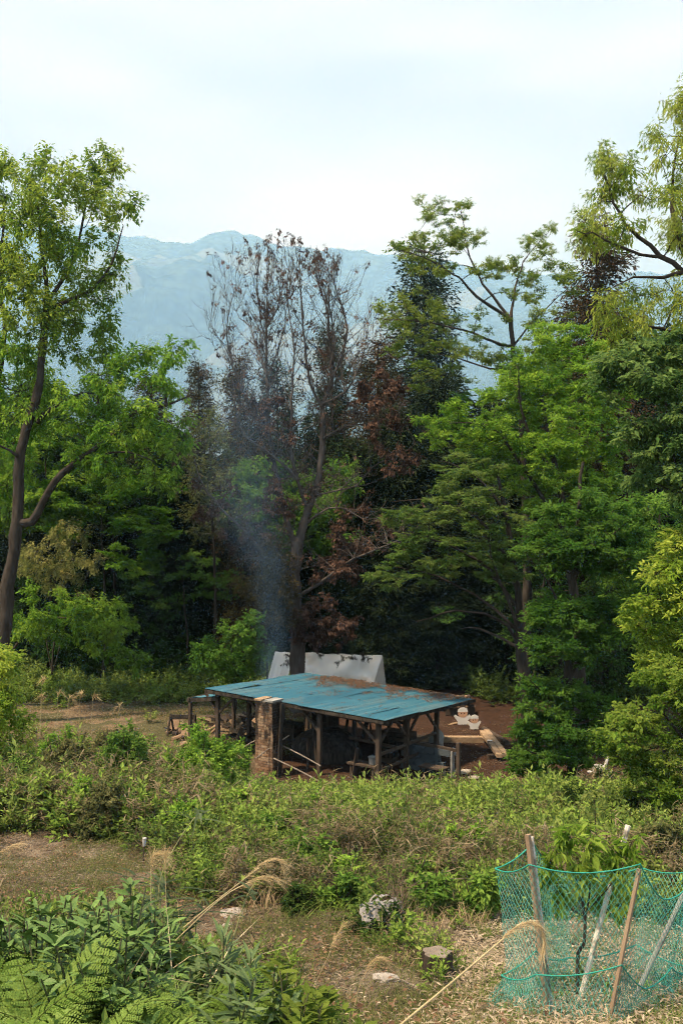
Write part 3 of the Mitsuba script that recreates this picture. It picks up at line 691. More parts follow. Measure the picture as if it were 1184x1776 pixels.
leafy('hazel_tree', 105, [(1050, 640), (1110, 600), (1184, 590), (1290, 600), (1290, 910), (1184, 900), (1130, 880), (1080, 800), (1060, 720)], 21.5, 1.6, 0.42, 0.50, 12, 26, 0.12, GREEN_BLUE,
      'bluish green broad-leaved tree at the right edge below the yellow-green oak', trunk=[(1230, 1400), (1215, 1100), (1190, 900), (1150, 700)], wl=0.55, droop=0.5, flat=0.6)
leafy('beech_tree', 106, [(1065, 1090), (1110, 1020), (1165, 960), (1184, 900), (1300, 880), (1300, 1180), (1184, 1210), (1130, 1190), (1120, 1130)], 21, 1.6, 0.42, 0.50, 13, 26, 0.11, GREEN_YELLOW,
      'yellow-green leafy tree at the right edge at mid height', trunk=[(1260, 1420), (1240, 1250), (1215, 1100), (1184, 980)], flat=0.45, droop=0.35)
leafy('beech_tree', 107, [(1030, 1290), (1075, 1240), (1110, 1190), (1150, 1170), (1184, 1150), (1300, 1150), (1300, 1440), (1184, 1430), (1140, 1415), (1095, 1380), (1075, 1320)], 19.5, 1.6, 0.38, 0.46, 13, 28, 0.105, ((0.112, 0.217, 0.028), (0.266, 0.364, 0.070)),
      'bright light green tree hanging low at the right edge above the net', trunk=[(1270, 1500), (1250, 1400), (1200, 1300), (1150, 1240)], flat=0.45, droop=0.35)
leafy('bright_bush', 108, [(-60, 1130), (0, 1125), (28, 1150), (20, 1190), (48, 1250), (40, 1330), (-20, 1380), (-70, 1380)], 25, 1.4, 0.5, 0.45, 13, 30, 0.11, GREEN_YELLOW, 'tall yellow-green bush at left edge above the brush', cat='shrub', r0=0.05)
leafy('alder_tree', 110, [(1030, 940), (1060, 880), (1120, 850), (1184, 880), (1290, 900), (1290, 1200), (1130, 1150), (1070, 1060)], 31, 1.8, 0.6, 0.62, 12, 26, 0.13, GREEN_MID,
      'mid green tree filling the gap behind the yellow-green tree at right', flat=0.6, droop=0.4)
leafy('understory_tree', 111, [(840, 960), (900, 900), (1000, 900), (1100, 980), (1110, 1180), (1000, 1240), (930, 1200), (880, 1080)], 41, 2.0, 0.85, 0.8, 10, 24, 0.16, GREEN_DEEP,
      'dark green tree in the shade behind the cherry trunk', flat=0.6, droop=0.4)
leafy('understory_tree', 112, [(780, 700), (860, 640), (960, 620), (1040, 700), (1050, 860), (960, 900), (850, 850), (790, 790)], 42, 2.2, 0.85, 0.8, 11, 26, 0.16, GREEN_MID,
      'green tree behind the open forked tree filling the wall of leaves at right', flat=0.6, droop=0.4)
leafy('maple_tree', 113, [(-80, 760), (40, 740), (150, 760), (220, 820), (210, 890), (100, 920), (-80, 930)], 50, 2.2, 0.8, 0.8, 11, 24, 0.17, GREEN_FRESH,
      'bright leafy tree behind the lower trunk of the tall left tree', flat=0.5, droop=0.4)
leafy('understory_tree', 114, [(0, 1000), (120, 990), (280, 1000), (340, 1060), (320, 1140), (200, 1150), (60, 1130), (-20, 1100)], 52, 1.8, 0.9, 0.8, 10, 22, 0.16, GREEN_DEEP,
      'shaded low tree at the back of the field on the left', flat=0.6, droop=0.4)
leafy('understory_tree', 115, [(300, 760), (350, 700), (400, 720), (440, 820), (430, 920), (340, 930), (300, 850)], 49, 1.8, 0.8, 0.7, 9, 16, 0.14, ((0.09, 0.12, 0.04), (0.20, 0.23, 0.09)),
      'thin olive tree with pale twigs left of the smoke column', droop=0.5, bark='pale_twig')

# ---------------------------------------------------------------- the shelter in the yard
scene['weathered_wood'] = {'type': 'twosided', 'm': {'type': 'principled', 'roughness': 0.9, 'specular': 0.2, 'base_color': proc(
    lambda p, n, uv: mix((0.022, 0.017, 0.014), (0.095, 0.075, 0.06), fbm(p.x * 12 + p.y * 9, p.y * 12, p.z * 3, 4)))}}
scene['pale_wood'] = {'type': 'twosided', 'm': {'type': 'principled', 'roughness': 0.85, 'specular': 0.2, 'base_color': proc(
    lambda p, n, uv: mix((0.15, 0.105, 0.07), (0.38, 0.29, 0.20), fbm(p.x * 10, p.y * 10, p.z * 14, 4)))}}
scene['log_end'] = {'type': 'twosided', 'm': {'type': 'principled', 'roughness': 0.85, 'specular': 0.2, 'base_color': proc(
    lambda p, n, uv: mix((0.15, 0.10, 0.065), (0.34, 0.24, 0.16), fbm(p.x * 15, p.y * 15, p.z * 15, 3)))}}
scene['charred_wood'] = {'type': 'twosided', 'm': {'type': 'principled', 'roughness': 0.9, 'specular': 0.2, 'base_color': proc(
    lambda p, n, uv: mix((0.012, 0.011, 0.010), (0.10, 0.085, 0.07), fbm(p.x * 14, p.y * 14, p.z * 3, 4) ** 2))}}


def roof_color(p, n, uv):
    s, t = p.x * 0.809 - p.y * 0.588, p.x * 0.588 + p.y * 0.809
    a = fbm(s * 1.0, t * 0.5, 0, 4)
    b = fbm(s * 4 + 3, t * 1.2, 0, 3)
    run = noise(s * 13, t * 0.5, 2)
    col = mix((0.022, 0.115, 0.185), (0.05, 0.165, 0.235), b)
    col = mix(col, (0.10, 0.15, 0.165), smoothstep(0.52, 0.70, a) * 0.55)
    col = mix(col, (0.105, 0.205, 0.25), smoothstep(0.60, 0.85, run) * 0.5)
    col = mix(col, (0.018, 0.04, 0.055), smoothstep(0.82, 0.93, noise(s * 13 + 5, t * 1.3, 4)) * 0.45)
    return mix(col, (0.09, 0.05, 0.032), smoothstep(0.74, 0.86, fbm(s * 6, t * 6, 1, 2)) * 0.6)


scene['blue_roof'] = {'type': 'twosided', 'm': {'type': 'principled', 'roughness': 0.45, 'specular': 0.5, 'base_color': proc(roof_color)}}


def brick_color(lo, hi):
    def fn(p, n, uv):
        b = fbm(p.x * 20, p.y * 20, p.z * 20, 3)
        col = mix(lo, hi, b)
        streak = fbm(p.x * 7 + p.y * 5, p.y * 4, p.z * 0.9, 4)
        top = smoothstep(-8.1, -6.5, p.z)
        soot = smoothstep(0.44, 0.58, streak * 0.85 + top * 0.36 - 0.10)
        side = smoothstep(0.3, 0.8, p.x * 0.809 - p.y * 0.588 + 21.08 + 0.3 * (streak - 0.5))  # right face and edge darkened: soot, with the face's shade painted in
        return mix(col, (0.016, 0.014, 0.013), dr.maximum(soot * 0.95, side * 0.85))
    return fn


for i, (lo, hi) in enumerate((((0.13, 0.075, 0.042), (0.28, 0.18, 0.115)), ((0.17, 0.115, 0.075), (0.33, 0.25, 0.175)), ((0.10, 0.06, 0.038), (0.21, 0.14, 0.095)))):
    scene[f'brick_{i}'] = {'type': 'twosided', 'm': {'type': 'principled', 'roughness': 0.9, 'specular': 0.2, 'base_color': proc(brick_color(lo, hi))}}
scene['mortar'] = {'type': 'twosided', 'm': {'type': 'principled', 'roughness': 1.0, 'specular': 0.1, 'base_color': proc(
    lambda p, n, uv: mix((0.05, 0.042, 0.035), (0.20, 0.17, 0.14), fbm(p.x * 9, p.y * 9, p.z * 2, 3)))}}
scene['concrete'] = {'type': 'twosided', 'm': {'type': 'principled', 'roughness': 0.95, 'specular': 0.2, 'base_color': proc(
    lambda p, n, uv: mix((0.13, 0.14, 0.145), (0.30, 0.31, 0.31), fbm(p.x * 6, p.y * 6, p.z * 6, 4)))}}
scene['block_face'] = {'type': 'twosided', 'm': {'type': 'principled', 'roughness': 0.95, 'specular': 0.2, 'base_color': proc(
    lambda p, n, uv: mix((0.032, 0.044, 0.054), (0.09, 0.112, 0.13), fbm(p.x * 5, p.y * 5, p.z * 6, 4)))}}
scene['white_sheet'] = {'type': 'twosided', 'm': {'type': 'principled', 'roughness': 0.7, 'specular': 0.3, 'base_color': proc(
    lambda p, n, uv: mix(mix((0.76, 0.755, 0.74), (0.84, 0.84, 0.84), fbm(p.x * 1.5, p.y, p.z * 1.5, 3)), (0.42, 0.34, 0.24), smoothstep(0.60, 0.78, fbm(p.x * 1.1 + 4, p.y, p.z * 0.8 + 7, 4)) * 0.55))}}
scene['plastic_white'] = {'type': 'twosided', 'm': {'type': 'principled', 'roughness': 0.6, 'specular': 0.2, 'base_color': proc(
    lambda p, n, uv: mix((0.25, 0.26, 0.27), (0.5, 0.51, 0.52), fbm(p.x * 5, p.y * 5, p.z * 5, 3)))}}
scene['rock_face'] = {'type': 'twosided', 'm': {'type': 'principled', 'roughness': 0.95, 'specular': 0.2, 'base_color': proc(
    lambda p, n, uv: mix((0.16, 0.145, 0.13), (0.40, 0.38, 0.35), fbm(p.x * 9, p.y * 9, p.z * 9, 4)))}}
for key, c in (('paint_white', (0.66, 0.65, 0.62)), ('paint_skin', (0.50, 0.30, 0.19)), ('paint_brown', (0.10, 0.05, 0.03)), ('paint_dark', (0.03, 0.035, 0.05)), ('paint_orange', (0.5, 0.22, 0.03))):
    scene[key] = {'type': 'twosided', 'm': {'type': 'principled', 'roughness': 0.6, 'base_color': {'type': 'rgb', 'value': list(c)}}}

A0 = np.array([-4.79, 34.92, 0.0])
U, V = unit(np.array([6.08, -4.42, 0.0])), unit(np.array([3.48, 4.78, 0.0]))
UP = np.array([0, 0, 1.0])


def roof_z(s, t):
    return -6.22 - 0.19 * s / 7.515 - 0.22 * t / 5.91


def loc(s, t, z=None):
    p = A0 + U * s + V * t
    p[2] = roof_z(s, t) if z is None else z
    return p


def gl(s, t):
    p = A0 + U * s + V * t
    return np.array([p[0], p[1], float(gz(p[0], p[1]))])


RJ = np.random.default_rng(77)


def bar(p, q, w, h, up=UP, wob=0.004):
    """A squared timber from p to q with slightly uneven faces and chamfered long edges."""
    p, q = np.asarray(p, float), np.asarray(q, float)
    d = unit(q - p)
    a = unit(np.cross(d, up if abs(d @ up) < 0.97 else V))
    b = np.cross(d, a)
    c = 0.12
    prof = np.array([(-1 + c, -1), (1 - c, -1), (1, -1 + c), (1, 1 - c), (1 - c, 1), (-1 + c, 1), (-1, 1 - c), (-1, -1 + c)]) * 0.5
    k = max(3, int(np.linalg.norm(q - p) / 0.5) + 1)
    vs = []
    for i in range(k):
        c0 = p + (q - p) * i / (k - 1) + RJ.normal(0, wob, 3) * (0 < i < k - 1)
        vs.append(c0 + (prof[:, :1] * w * a + prof[:, 1:] * h * b) * RJ.uniform(0.97, 1.03))
    f = []
    for i in range(k - 1):
        for j in range(8):
            j2 = (j + 1) % 8
            f += [[i * 8 + j, i * 8 + j2, i * 8 + 8 + j2], [i * 8 + j, i * 8 + 8 + j2, i * 8 + 8 + j]]
    for j in range(1, 7):
        f += [[0, j + 1, j], [(k - 1) * 8, (k - 1) * 8 + j, (k - 1) * 8 + j + 1]]
    return np.vstack(vs), np.array(f)


def part(parent, name, mesh, bsdf, **kw):
    return put(numbered(f'{parent}__{name}'), mesh, bsdf, **kw)


SH = 'open_shelter'
lab(SH, 'open timber shelter with worn blue corrugated roof in the yard', 'shelter')
# corrugated sheets
SW = 7.515 / 9
for r, (t0, t1, ds, dz) in enumerate(((-0.02, 2.10, 0.0, 0.030), (2.0, 4.2, 0.0, 0.015), (4.1, 5.95, -0.14, 0.0))):
    for c in range(9):
        s0 = c * SW + ds
        s1 = s0 + SW + 0.05
        ns = 44
        ss = np.linspace(s0, s1, ns + 1)
        e0, e1 = RJ.normal(0, 0.02, 2)
        k, lift = RJ.normal(0, 0.004), RJ.uniform(0, 0.006)
        rows = []
        for tt in (t0 + e0, (t0 + t1) / 2, t1 + e1):
            zz = roof_z(ss, tt) + dz + lift + 0.010 * np.sin((ss - s0) / 0.076 * 2 * np.pi) + k * (ss - s0) * 4 * (tt - t0)
            P = A0[None] + U * ss[:, None] + V * tt
            P[:, 2] = zz
            rows.append(P)
        top = np.vstack(rows)
        bot = top - [0, 0, 0.004]
        F = grid_faces(3, ns + 1)
        m = len(top)
        side = []
        for a, b in ((0, ns),):
            for i in range(ns):
                side += [[i, i + 1, m + i + 1], [i, m + i + 1, m + i]]
                j = 2 * (ns + 1) + i
                side += [[j, j + 1, m + j + 1], [j, m + j + 1, m + j]]
        part(SH + '__roof', 'sheet', (np.vstack([top, bot]), np.vstack([F, F[:, ::-1] + m, side])), 'blue_roof')
# frame
for s in (0.3, 2.5, 4.8, 7.1):
    for t in (0.35, 2.0, 3.9, 5.55):
        if (s, t) in ((2.5, 2.0), (4.8, 2.0), (4.8, 3.9), (7.1, 5.55)):
            continue
        g = gl(s + RJ.normal(0, 0.05), t)
        part(SH, 'post', bar(g - [0, 0, 0.3], loc(s, t) - [0, 0, 0.20], 0.14, 0.14), 'weathered_wood')
for t in (0.35, 2.0, 3.9, 5.55):
    part(SH, 'beam', bar(loc(-0.05, t) - [0, 0, 0.14], loc(7.45, t) - [0, 0, 0.14], 0.12, 0.13), 'weathered_wood')
for s in np.arange(0.05, 7.6, 0.82):
    part(SH, 'rafter', bar(loc(s, 0.02) - [0, 0, 0.045], loc(s, 5.86) - [0, 0, 0.045], 0.055, 0.06), 'weathered_wood')
part(SH, 'fascia', bar(loc(0.0, 0.0) - [0, 0, 0.062], loc(7.5, 0.0) - [0, 0, 0.062], 0.03, 0.10), 'charred_wood')
part(SH, 'fascia', bar(loc(7.49, 0.03) - [0, 0, 0.062], loc(7.49, 5.9) - [0, 0, 0.062], 0.03, 0.10), 'charred_wood')
for s, t, ds, dt in ((0.3, 0.35, 0.75, 0), (0.3, 0.35, -0.6, 0), (2.5, 0.35, 0.7, 0), (2.5, 0.35, -0.7, 0), (4.8, 0.35, -0.7, 0), (7.1, 0.35, -0.8, 0), (7.1, 0.35, 0, 0.8), (7.1, 2.0, 0, 0.7), (7.1, 2.0, 0, -0.7), (7.1, 3.9, 0, -0.7), (0.3, 3.9, 0.7, 0), (4.8, 5.55, 0.7, 0)):
    part(SH, 'brace', bar(loc(s, t) - [0, 0, 0.85], loc(s + ds, t + dt) - [0, 0, 0.2], 0.07, 0.08), 'weathered_wood')
for t, z, s0, s1 in ((2.0, 0.95, 4.8, 7.1), (5.55, 0.75, 2.5, 4.8), (5.55, 1.25, 2.5, 4.8), (3.9, 0.6, 5.2, 7.1)):
    part(SH, 'rail', bar(gl(s0, t) + [0, 0, z], gl(s1, t) + [0, 0, z + RJ.normal(0, 0.06)], 0.05, 0.10), 'weathered_wood')
for z0, z1 in ((0.95, 1.05), (0.45, 0.62)):
    part(SH, 'rail', bar(gl(7.1, 0.4) + [0, 0, z0], gl(7.1, 3.8) + [0, 0, z1], 0.05, 0.10), 'weathered_wood')
# the small lean-to at its left end
LT = 'open_shelter__side_roof'
for c in range(3):
    t0 = 0.25 + c * 0.82
    ss, m = np.linspace(-1.15, 0.42, 24), 24
    rows = []
    for tt in (t0, t0 + 0.86):
        P = A0[None] + U * ss[:, None] + V * tt
        P[:, 2] = -6.40 - 0.12 + 0.14 * ss - 0.02 * tt + 0.009 * np.sin(ss / 0.076 * 2 * np.pi) + 0.006 * (c % 2)
        rows.append(P)
    top = np.vstack(rows)
    F = grid_faces(2, m)
    part(LT, 'sheet', (np.vstack([top, top - [0, 0, 0.004]]), np.vstack([F, F[:, ::-1] + len(top)])), 'blue_roof')
for t in (0.3, 2.6):
    part(SH, 'post', bar(gl(-1.0, t) - [0, 0, 0.3], loc(-1.0, t, -6.72), 0.12, 0.12), 'weathered_wood')
part(SH, 'beam', bar(loc(-1.0, 0.2, -6.72), loc(-1.0, 2.75, -6.72), 0.10, 0.11), 'charred_wood')
part(SH, 'beam', bar(loc(-1.12, 0.28, -6.78), loc(0.4, 0.28, -6.56), 0.09, 0.13), 'charred_wood')

# withered leaves that lie on the roof
rl = np.random.default_rng(5)
n = 22000
s, t = rl.uniform(0.1, 7.4, n), rl.uniform(0.1, 5.85, n)
q = np.stack([s * 1.2, t * 0.8, s * 0], -1)
dens = 0.85 * np.exp(-((t - 5.3) / 1.6) ** 2) * np.exp(-((s - 3.0) / 2.8) ** 2) + 0.9 * np.exp(-((t - 5.6) / 0.8) ** 2) * (s > 1) + 0.16 * np.clip((t - 1.6) / 2, 0, 1) * (s > 1.2) + 0.015
keep = (meshkit.fbm(q * 1.7, 4, 3) < 0.40 + 0.20 * np.clip(dens, 0, 1.1)) & (rl.random(n) < 0.75 * dens)
s, t = s[keep], t[keep]
P = np.stack([loc(a, b) for a, b in zip(s, t)]) + np.stack([0 * s, 0 * s, 0.048 + rl.uniform(0, 0.012, len(s))], 1)
D = np.stack([rl.normal(0, 1, len(s)), rl.normal(0, 1, len(s)), rl.normal(0, 0.08, len(s))], 1)
Nn = np.stack([rl.normal(0, 0.3, len(s)), rl.normal(0, 0.3, len(s)), np.ones(len(s))], 1)
v, f = leaf_quads(P, D, Nn, rl.uniform(0.05, 0.11, len(s)), rl.uniform(0.025, 0.045, len(s)))
col = np.array([0.13, 0.075, 0.045]) * rl.uniform(0.5, 1.9, (len(s), 1))
put('leaf_litter', (v, f), 'dry_leaf', color=np.repeat(col, 4, axis=0))
lab('leaf_litter', 'brown withered leaves lying in drifts on the blue roof', 'leaves', kind='stuff')

# chimney
CH = 'brick_chimney'
lab(CH, 'square brick chimney streaked with soot at the front edge of the blue roof', 'chimney')
cs, ct, cw, cd = 3.456, -0.62, 0.74, 0.50
cg = gl(cs, ct)


def obox(c, su, sv, sz, bev=0.006):
    b = trimesh.creation.box((1, 1, 1))
    v = np.array(b.vertices)
    W = c + v[:, :1] * su * U + v[:, 1:2] * sv * V + v[:, 2:] * sz * UP
    return W, np.array(b.faces)


zt = -6.13
put(CH + '__core', obox(np.array([cg[0], cg[1], (cg[2] - 0.2 + zt) / 2]), cw - 0.03, cd - 0.03, zt - cg[2] + 0.2), 'mortar')
row = 0
z = cg[2] + 0.0
while z < zt - 0.05:
    for face in range(4):
        along, perp, Lf, off = ((U, -V, cw, cd / 2), (V, U, cd, cw / 2), (U, V, cw, cd / 2), (V, -U, cd, cw / 2))[face]
        nb = 3 if face % 2 == 0 else 2
        bl = Lf / nb
        shift = (row % 2) * bl * 0.5
        edges = np.clip(np.concatenate([[-Lf / 2], -Lf / 2 + shift + bl * np.arange(0 if shift else 1, nb + (1 if shift else 0)), [Lf / 2]]), -Lf / 2, Lf / 2) if shift else np.linspace(-Lf / 2, Lf / 2, nb + 1)
        for a, b in zip(edges[:-1], edges[1:]):
            if b - a < 0.05:
                continue
            if face >= 2 and row % 3:      # far faces: only some of the bricks are laid
                continue
            c0 = np.array([cg[0], cg[1], z + 0.042]) + along * (a + b) / 2 + perp * (off - 0.045 + RJ.uniform(-0.006, 0.007))
            su, sv = (b - a - 0.012, 0.10) if face % 2 == 0 else (0.10, b - a - 0.012)
            m = obox(c0, su, sv, 0.072)
            m = (m[0] + RJ.normal(0, 0.0025, m[0].shape), m[1])
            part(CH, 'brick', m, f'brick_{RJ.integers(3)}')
    z += 0.086
    row += 1
for k, (u0, wd, mat) in enumerate(((-0.24, 0.30, 'paint_skin'), (0.21, 0.36, 'concrete'))):
    part(CH, 'cap_slab', obox(np.array([cg[0], cg[1], zt + 0.028]) + U * u0, wd, cd + 0.06, 0.055), 'concrete' if k else 'pale_wood')
put(CH + '__flue', obox(np.array([cg[0], cg[1], zt + 0.006]) - U * 0.02, 0.14, cd - 0.1, 0.03), 'charred_wood')
put('leaning_plank', bar(gl(3.98, -0.75) - [0, 0, 0.1], loc(3.93, -0.52, -6.2), 0.05, 0.16), 'charred_wood')
lab('leaning_plank', 'charred plank standing upright against the right side of the chimney', 'plank')
for k, (a, b, r) in enumerate((((443, 1316, 31.8), (501, 1276, 32.4), 0.02), ((490, 1294, 32.5), (556, 1329, 31.2), 0.022), ((475, 1316, 31.9), (556, 1357, 30.3), 0.025), ((418, 1300, 32.2), (446, 1283, 32.6), 0.02))):
    p, q = at(*a), at(*b)
    put(numbered('thin_pole'), tube_batch(spline([p, (p + q) / 2 + [0, 0, .02], q], n=3)[None], np.full((1, 7), r), 6, cap=True), 'pale_twig', smooth=40)
lab('thin_pole', 'thin grey pole leaning up past the front of the chimney', 'pole')
lab('thin_pole_001', 'upper of two slanting poles right of the chimney', 'pole')
lab('thin_pole_002', 'lower of two slanting poles right of the chimney', 'pole')
lab('thin_pole_003', 'short thin pole resting low against left side of the chimney', 'pole')

# inside: the earthen kiln, a work bench, block wall, low table
kg = gl(3.4, 2.6)
th, ph = np.meshgrid(np.linspace(0, 2 * np.pi, 33), np.linspace(0, np.pi / 2, 9))
kv = np.stack([kg[0] + U[0] * 1.35 * np.cos(th) * np.cos(ph) + V[0] * 1.1 * np.sin(th) * np.cos(ph), kg[1] + U[1] * 1.35 * np.cos(th) * np.cos(ph) + V[1] * 1.1 * np.sin(th) * np.cos(ph), kg[2] - 0.05 + 1.0 * np.sin(ph) ** 0.7], -1).reshape(-1, 3)
kv += (meshkit.fbm(kv * 2.5, 3, 4)[:, None] - 0.5) * 0.18
put('clay_kiln', (kv, grid_faces(*th.shape)), 'charred_wood', smooth=True)
lab('clay_kiln', 'low blackened clay kiln in the gloom under the roof', 'kiln')
BW = 'block_wall'
lab(BW, 'low wall of grey concrete blocks with a dark opening under the right of the roof', 'wall')
w0 = at(700, 1335, 33.3)
w0[2] = float(gz(w0[0], w0[1])) - 0.02
for r in range(4):
    for c in range(5):
        if c == 4 and r in (1, 2):
            continue
        o = 0.17 * (r % 2)
        part(BW, 'block', obox(w0 + U * (0.17 + 0.37 * c + (o if c < 4 else o * 0.4) - 0.06) + UP * (0.11 + 0.215 * r), 0.355 if c < 4 else 0.27, 0.14 + RJ.uniform(-0.006, 0.006), 0.205), 'block_face')
part(BW, 'jamb', obox(w0 + U * 1.86 + UP * 0.42, 0.06, 0.16, 0.84), 'concrete')
part(BW, 'rail', bar(w0 + U * -0.1 + UP * 0.94, w0 + U * 2.0 + UP * 0.88, 0.08, 0.10), 'weathered_wood')
put('fence_post', bar(w0 + U * 2.08 - UP * 0.2, w0 + U * 2.08 + UP * 1.15, 0.12, 0.12), 'weathered_wood')
lab('fence_post', 'short square post at the right end of the block wall', 'post')
TB = 'low_table'
lab(TB, 'low wooden table standing in front of the block wall', 'table')
tb = gl(5.9, 0.2)
tb = at(752, 1345, 32.0)
tb[2] = float(gz(tb[0], tb[1]))
part(TB, 'top', obox(tb + UP * 0.40, 0.9, 0.45, 0.05), 'weathered_wood')
for a in (-0.38, 0.38):
    for b in (-0.17, 0.17):
        part(TB, 'leg', obox(tb + U * a + V * b + UP * 0.185, 0.06, 0.06, 0.37), 'weathered_wood')
WB = 'work_bench'
lab(WB, 'plank bench beside the front corner post under the roof', 'bench')
wb = gl(6.2, 0.9)
part(WB, 'top', obox(wb + UP * 0.45, 1.1, 0.5, 0.06), 'weathered_wood')
for a in (-0.42, 0.42):
    part(WB, 'leg', obox(wb + U * a + UP * 0.21, 0.08, 0.4, 0.42), 'weathered_wood')
bk = trimesh.creation.cylinder(0.13, 0.24, sections=20)
bv = np.array(bk.vertices) * [1, 1, 1]
bv[:, :2] *= (1 + 0.15 * bv[:, 2:] / 0.12)
put('bucket', (bv + wb + U * 0.3 + UP * 0.61, np.array(bk.faces)), 'concrete', smooth=40)
lab('bucket', 'small grey bucket standing on the plank bench', 'bucket')


def lump(c, size, seed, rough=0.35, sub=3, flat=1.0):
    m = trimesh.creation.icosphere(subdivisions=sub)
    v = np.array(m.vertices)
    k = 1 + rough * (meshkit.fbm(v * 1.6 + seed * 3.7, 4, seed) - 0.5) * 2
    v = v * k[:, None] * np.asarray(size)
    v[:, 2] = np.maximum(v[:, 2], -0.6 * np.asarray(size)[2] * flat)
    return v + np.asarray(c), np.array(m.faces)


def on_ground(px, py, dz=0.0):
    p = ground_at(px, py, near=24 if py < 1400 else 3)
    return p + [0, 0, dz]


c = at(757, 1290, 34.4)
c[2] = float(gz(c[0], c[1])) + 0.62
put('grey_sack', lump(c, (0.26, 0.24, 0.42), 3), 'concrete', smooth=True)
lab('grey_sack', 'bulging grey sack standing behind the block wall', 'sack')
c = on_ground(789, 1311, 0.10)
put('plastic_bag', lump(c, (0.16, 0.13, 0.14), 8, 0.7), 'plastic_white', smooth=True)
lab('plastic_bag', 'crumpled pale plastic bag on the red soil right of the short post', 'bag')

# things stored under the roof
CL = np.random.default_rng(88)
for k, (s_, t_, w_, d_, h_, l) in enumerate(((1.2, 3.2, 0.9, 0.6, 0.8, 'dark crate stored near the left end under the roof'), (1.7, 4.8, 0.8, 0.6, 1.1, 'tall dark crate at the back left under the roof'), (4.9, 4.9, 1.2, 0.6, 0.7, 'wide crate at the back under the roof'),
                                            (5.6, 3.1, 0.6, 0.5, 0.5, 'small crate right of the kiln under the roof'), (2.3, 0.9, 0.6, 0.5, 0.45, 'low box behind the chimney'))):
    key = numbered('storage_crate')
    c = gl(s_, t_)
    for j in range(int(h_ / 0.16)):
        part(key, 'slat', obox(c + UP * (0.08 + 0.16 * j), w_ + CL.normal(0, 0.01), d_ + CL.normal(0, 0.01), 0.145), 'charred_wood' if j % 3 else 'weathered_wood')
    part(key, 'corner_post', obox(c + UP * h_ / 2 - U * (w_ / 2 + 0.015) - V * (d_ / 2 + 0.015), 0.05, 0.05, h_), 'weathered_wood')
    part(key, 'corner_post', obox(c + UP * h_ / 2 + U * (w_ / 2 + 0.015) - V * (d_ / 2 + 0.015), 0.05, 0.05, h_), 'weathered_wood')
    lab(key, l, 'crate')
for k in range(16):
    key = numbered('leaning_board')
    s_, t_ = CL.uniform(0.6, 6.6), CL.choice([0.6, 3.7, 5.3])
    a = gl(s_, t_)
    part_mesh = bar(a, a + U * CL.normal(0, 0.25) + V * CL.uniform(0.1, 0.35) + UP * CL.uniform(0.9, 1.75), 0.03, CL.uniform(0.09, 0.2))
    put(key, part_mesh, ('charred_wood', 'weathered_wood')[k % 2])
    lab(key, 'dark board leaning upright in the shade under the roof', 'board', 'boards leaning under the roof')
for k in range(9):
    key = numbered('stored_pole')
    t_ = CL.uniform(0.5, 5.2)
    put(key, bar(loc(CL.uniform(0.2, 1.5), t_) - [0, 0, 0.30], loc(CL.uniform(5, 7), t_ + CL.normal(0, 0.3)) - [0, 0, 0.30], 0.05, 0.05), 'weathered_wood')
    lab(key, 'pole laid on the beams close under the roof', 'pole', 'poles stored on the roof beams')

# beams, boards and the painted board figures in the yard
YR = np.random.default_rng(31)


def lying(name, a, b, w, h, label, cat, mat='pale_wood', dz=0.0):
    p, q = on_ground(*a), on_ground(*b)
    put(numbered(name), bar(p + [0, 0, h / 2 + dz], q + [0, 0, h / 2 + dz], w, h), mat)
    lab(name if COUNT[name] == 1 else f'{name}_{COUNT[name] - 1:03d}', label, cat)


lying('timber_beam', (700, 1287), (838, 1288), 0.28, 0.22, 'long squared beam lying across the back of the red yard', 'beam')
lying('timber_beam', (836, 1279), (866, 1322), 0.20, 0.12, 'left board of the pair slanting along the right of the yard', 'board', dz=0.14)
lying('timber_beam', (843, 1277), (876, 1320), 0.20, 0.12, 'right board of the pair slanting along the right of the yard', 'board', dz=0.14)
lying('support_block', (846, 1317), (858, 1316), 0.16, 0.15, 'short block under the near end of the slanting boards', 'block', 'weathered_wood')
lying('timber_beam', (838, 1268), (878, 1293), 0.18, 0.16, 'dark beam lying behind the slanting boards', 'beam', 'weathered_wood')
c = on_ground(849, 1300, 0.30)
put('saucer', tube_batch(np.array([[c, c + [0, 0, 0.02]]]), np.array([[0.07, 0.10]]), 14, cap=True), 'paint_white')
lab('saucer', 'small white dish lying on the slanting boards', 'dish')
for k, (px, py, w, h, a) in enumerate(((792, 1342, 0.5, 0.3, 0.3), (806, 1341, 0.55, 0.34, 0.9), (822, 1352, 0.42, 0.3, 0.2), (836, 1360, 0.4, 0.2, -0.4))):
    c = on_ground(px, py, 0.04)
    m = lump((0, 0, 0), (w / 2, h / 2, 0.05), 40 + k, 0.4, 2)
    ca, sa = math.cos(a), math.sin(a)
    v = m[0] @ np.array([[ca, sa, 0], [-sa, ca, 0], [0, 0, 1.0]])
    put(numbered('flat_stone'), (v + c, m[1]), 'rock_face', smooth=30)
for k, l in enumerate(('flat stone nearest the low table', 'larger flat stone just right of the one by the low table', 'third of the flat stones crossing the yard', 'last and narrowest of the flat stones in the yard')):
    lab('flat_stone' if k == 0 else f'flat_stone_{k:03d}', l, 'stone')


def cutout(poly, c, thick, right, facing):
    m = trimesh.creation.extrude_polygon(Polygon(poly).buffer(0.01).buffer(-0.004), thick, engine='earcut')
    v = np.array(m.vertices)
    return c + v[:, :1] * right + v[:, 1:2] * UP + v[:, 2:] * facing, np.array(m.faces)


def circle(x, z, r, n=20, sx=1.0):
    return [(x + r * sx * math.cos(a), z + r * math.sin(a)) for a in np.linspace(0, 2 * math.pi, n, endpoint=False)]


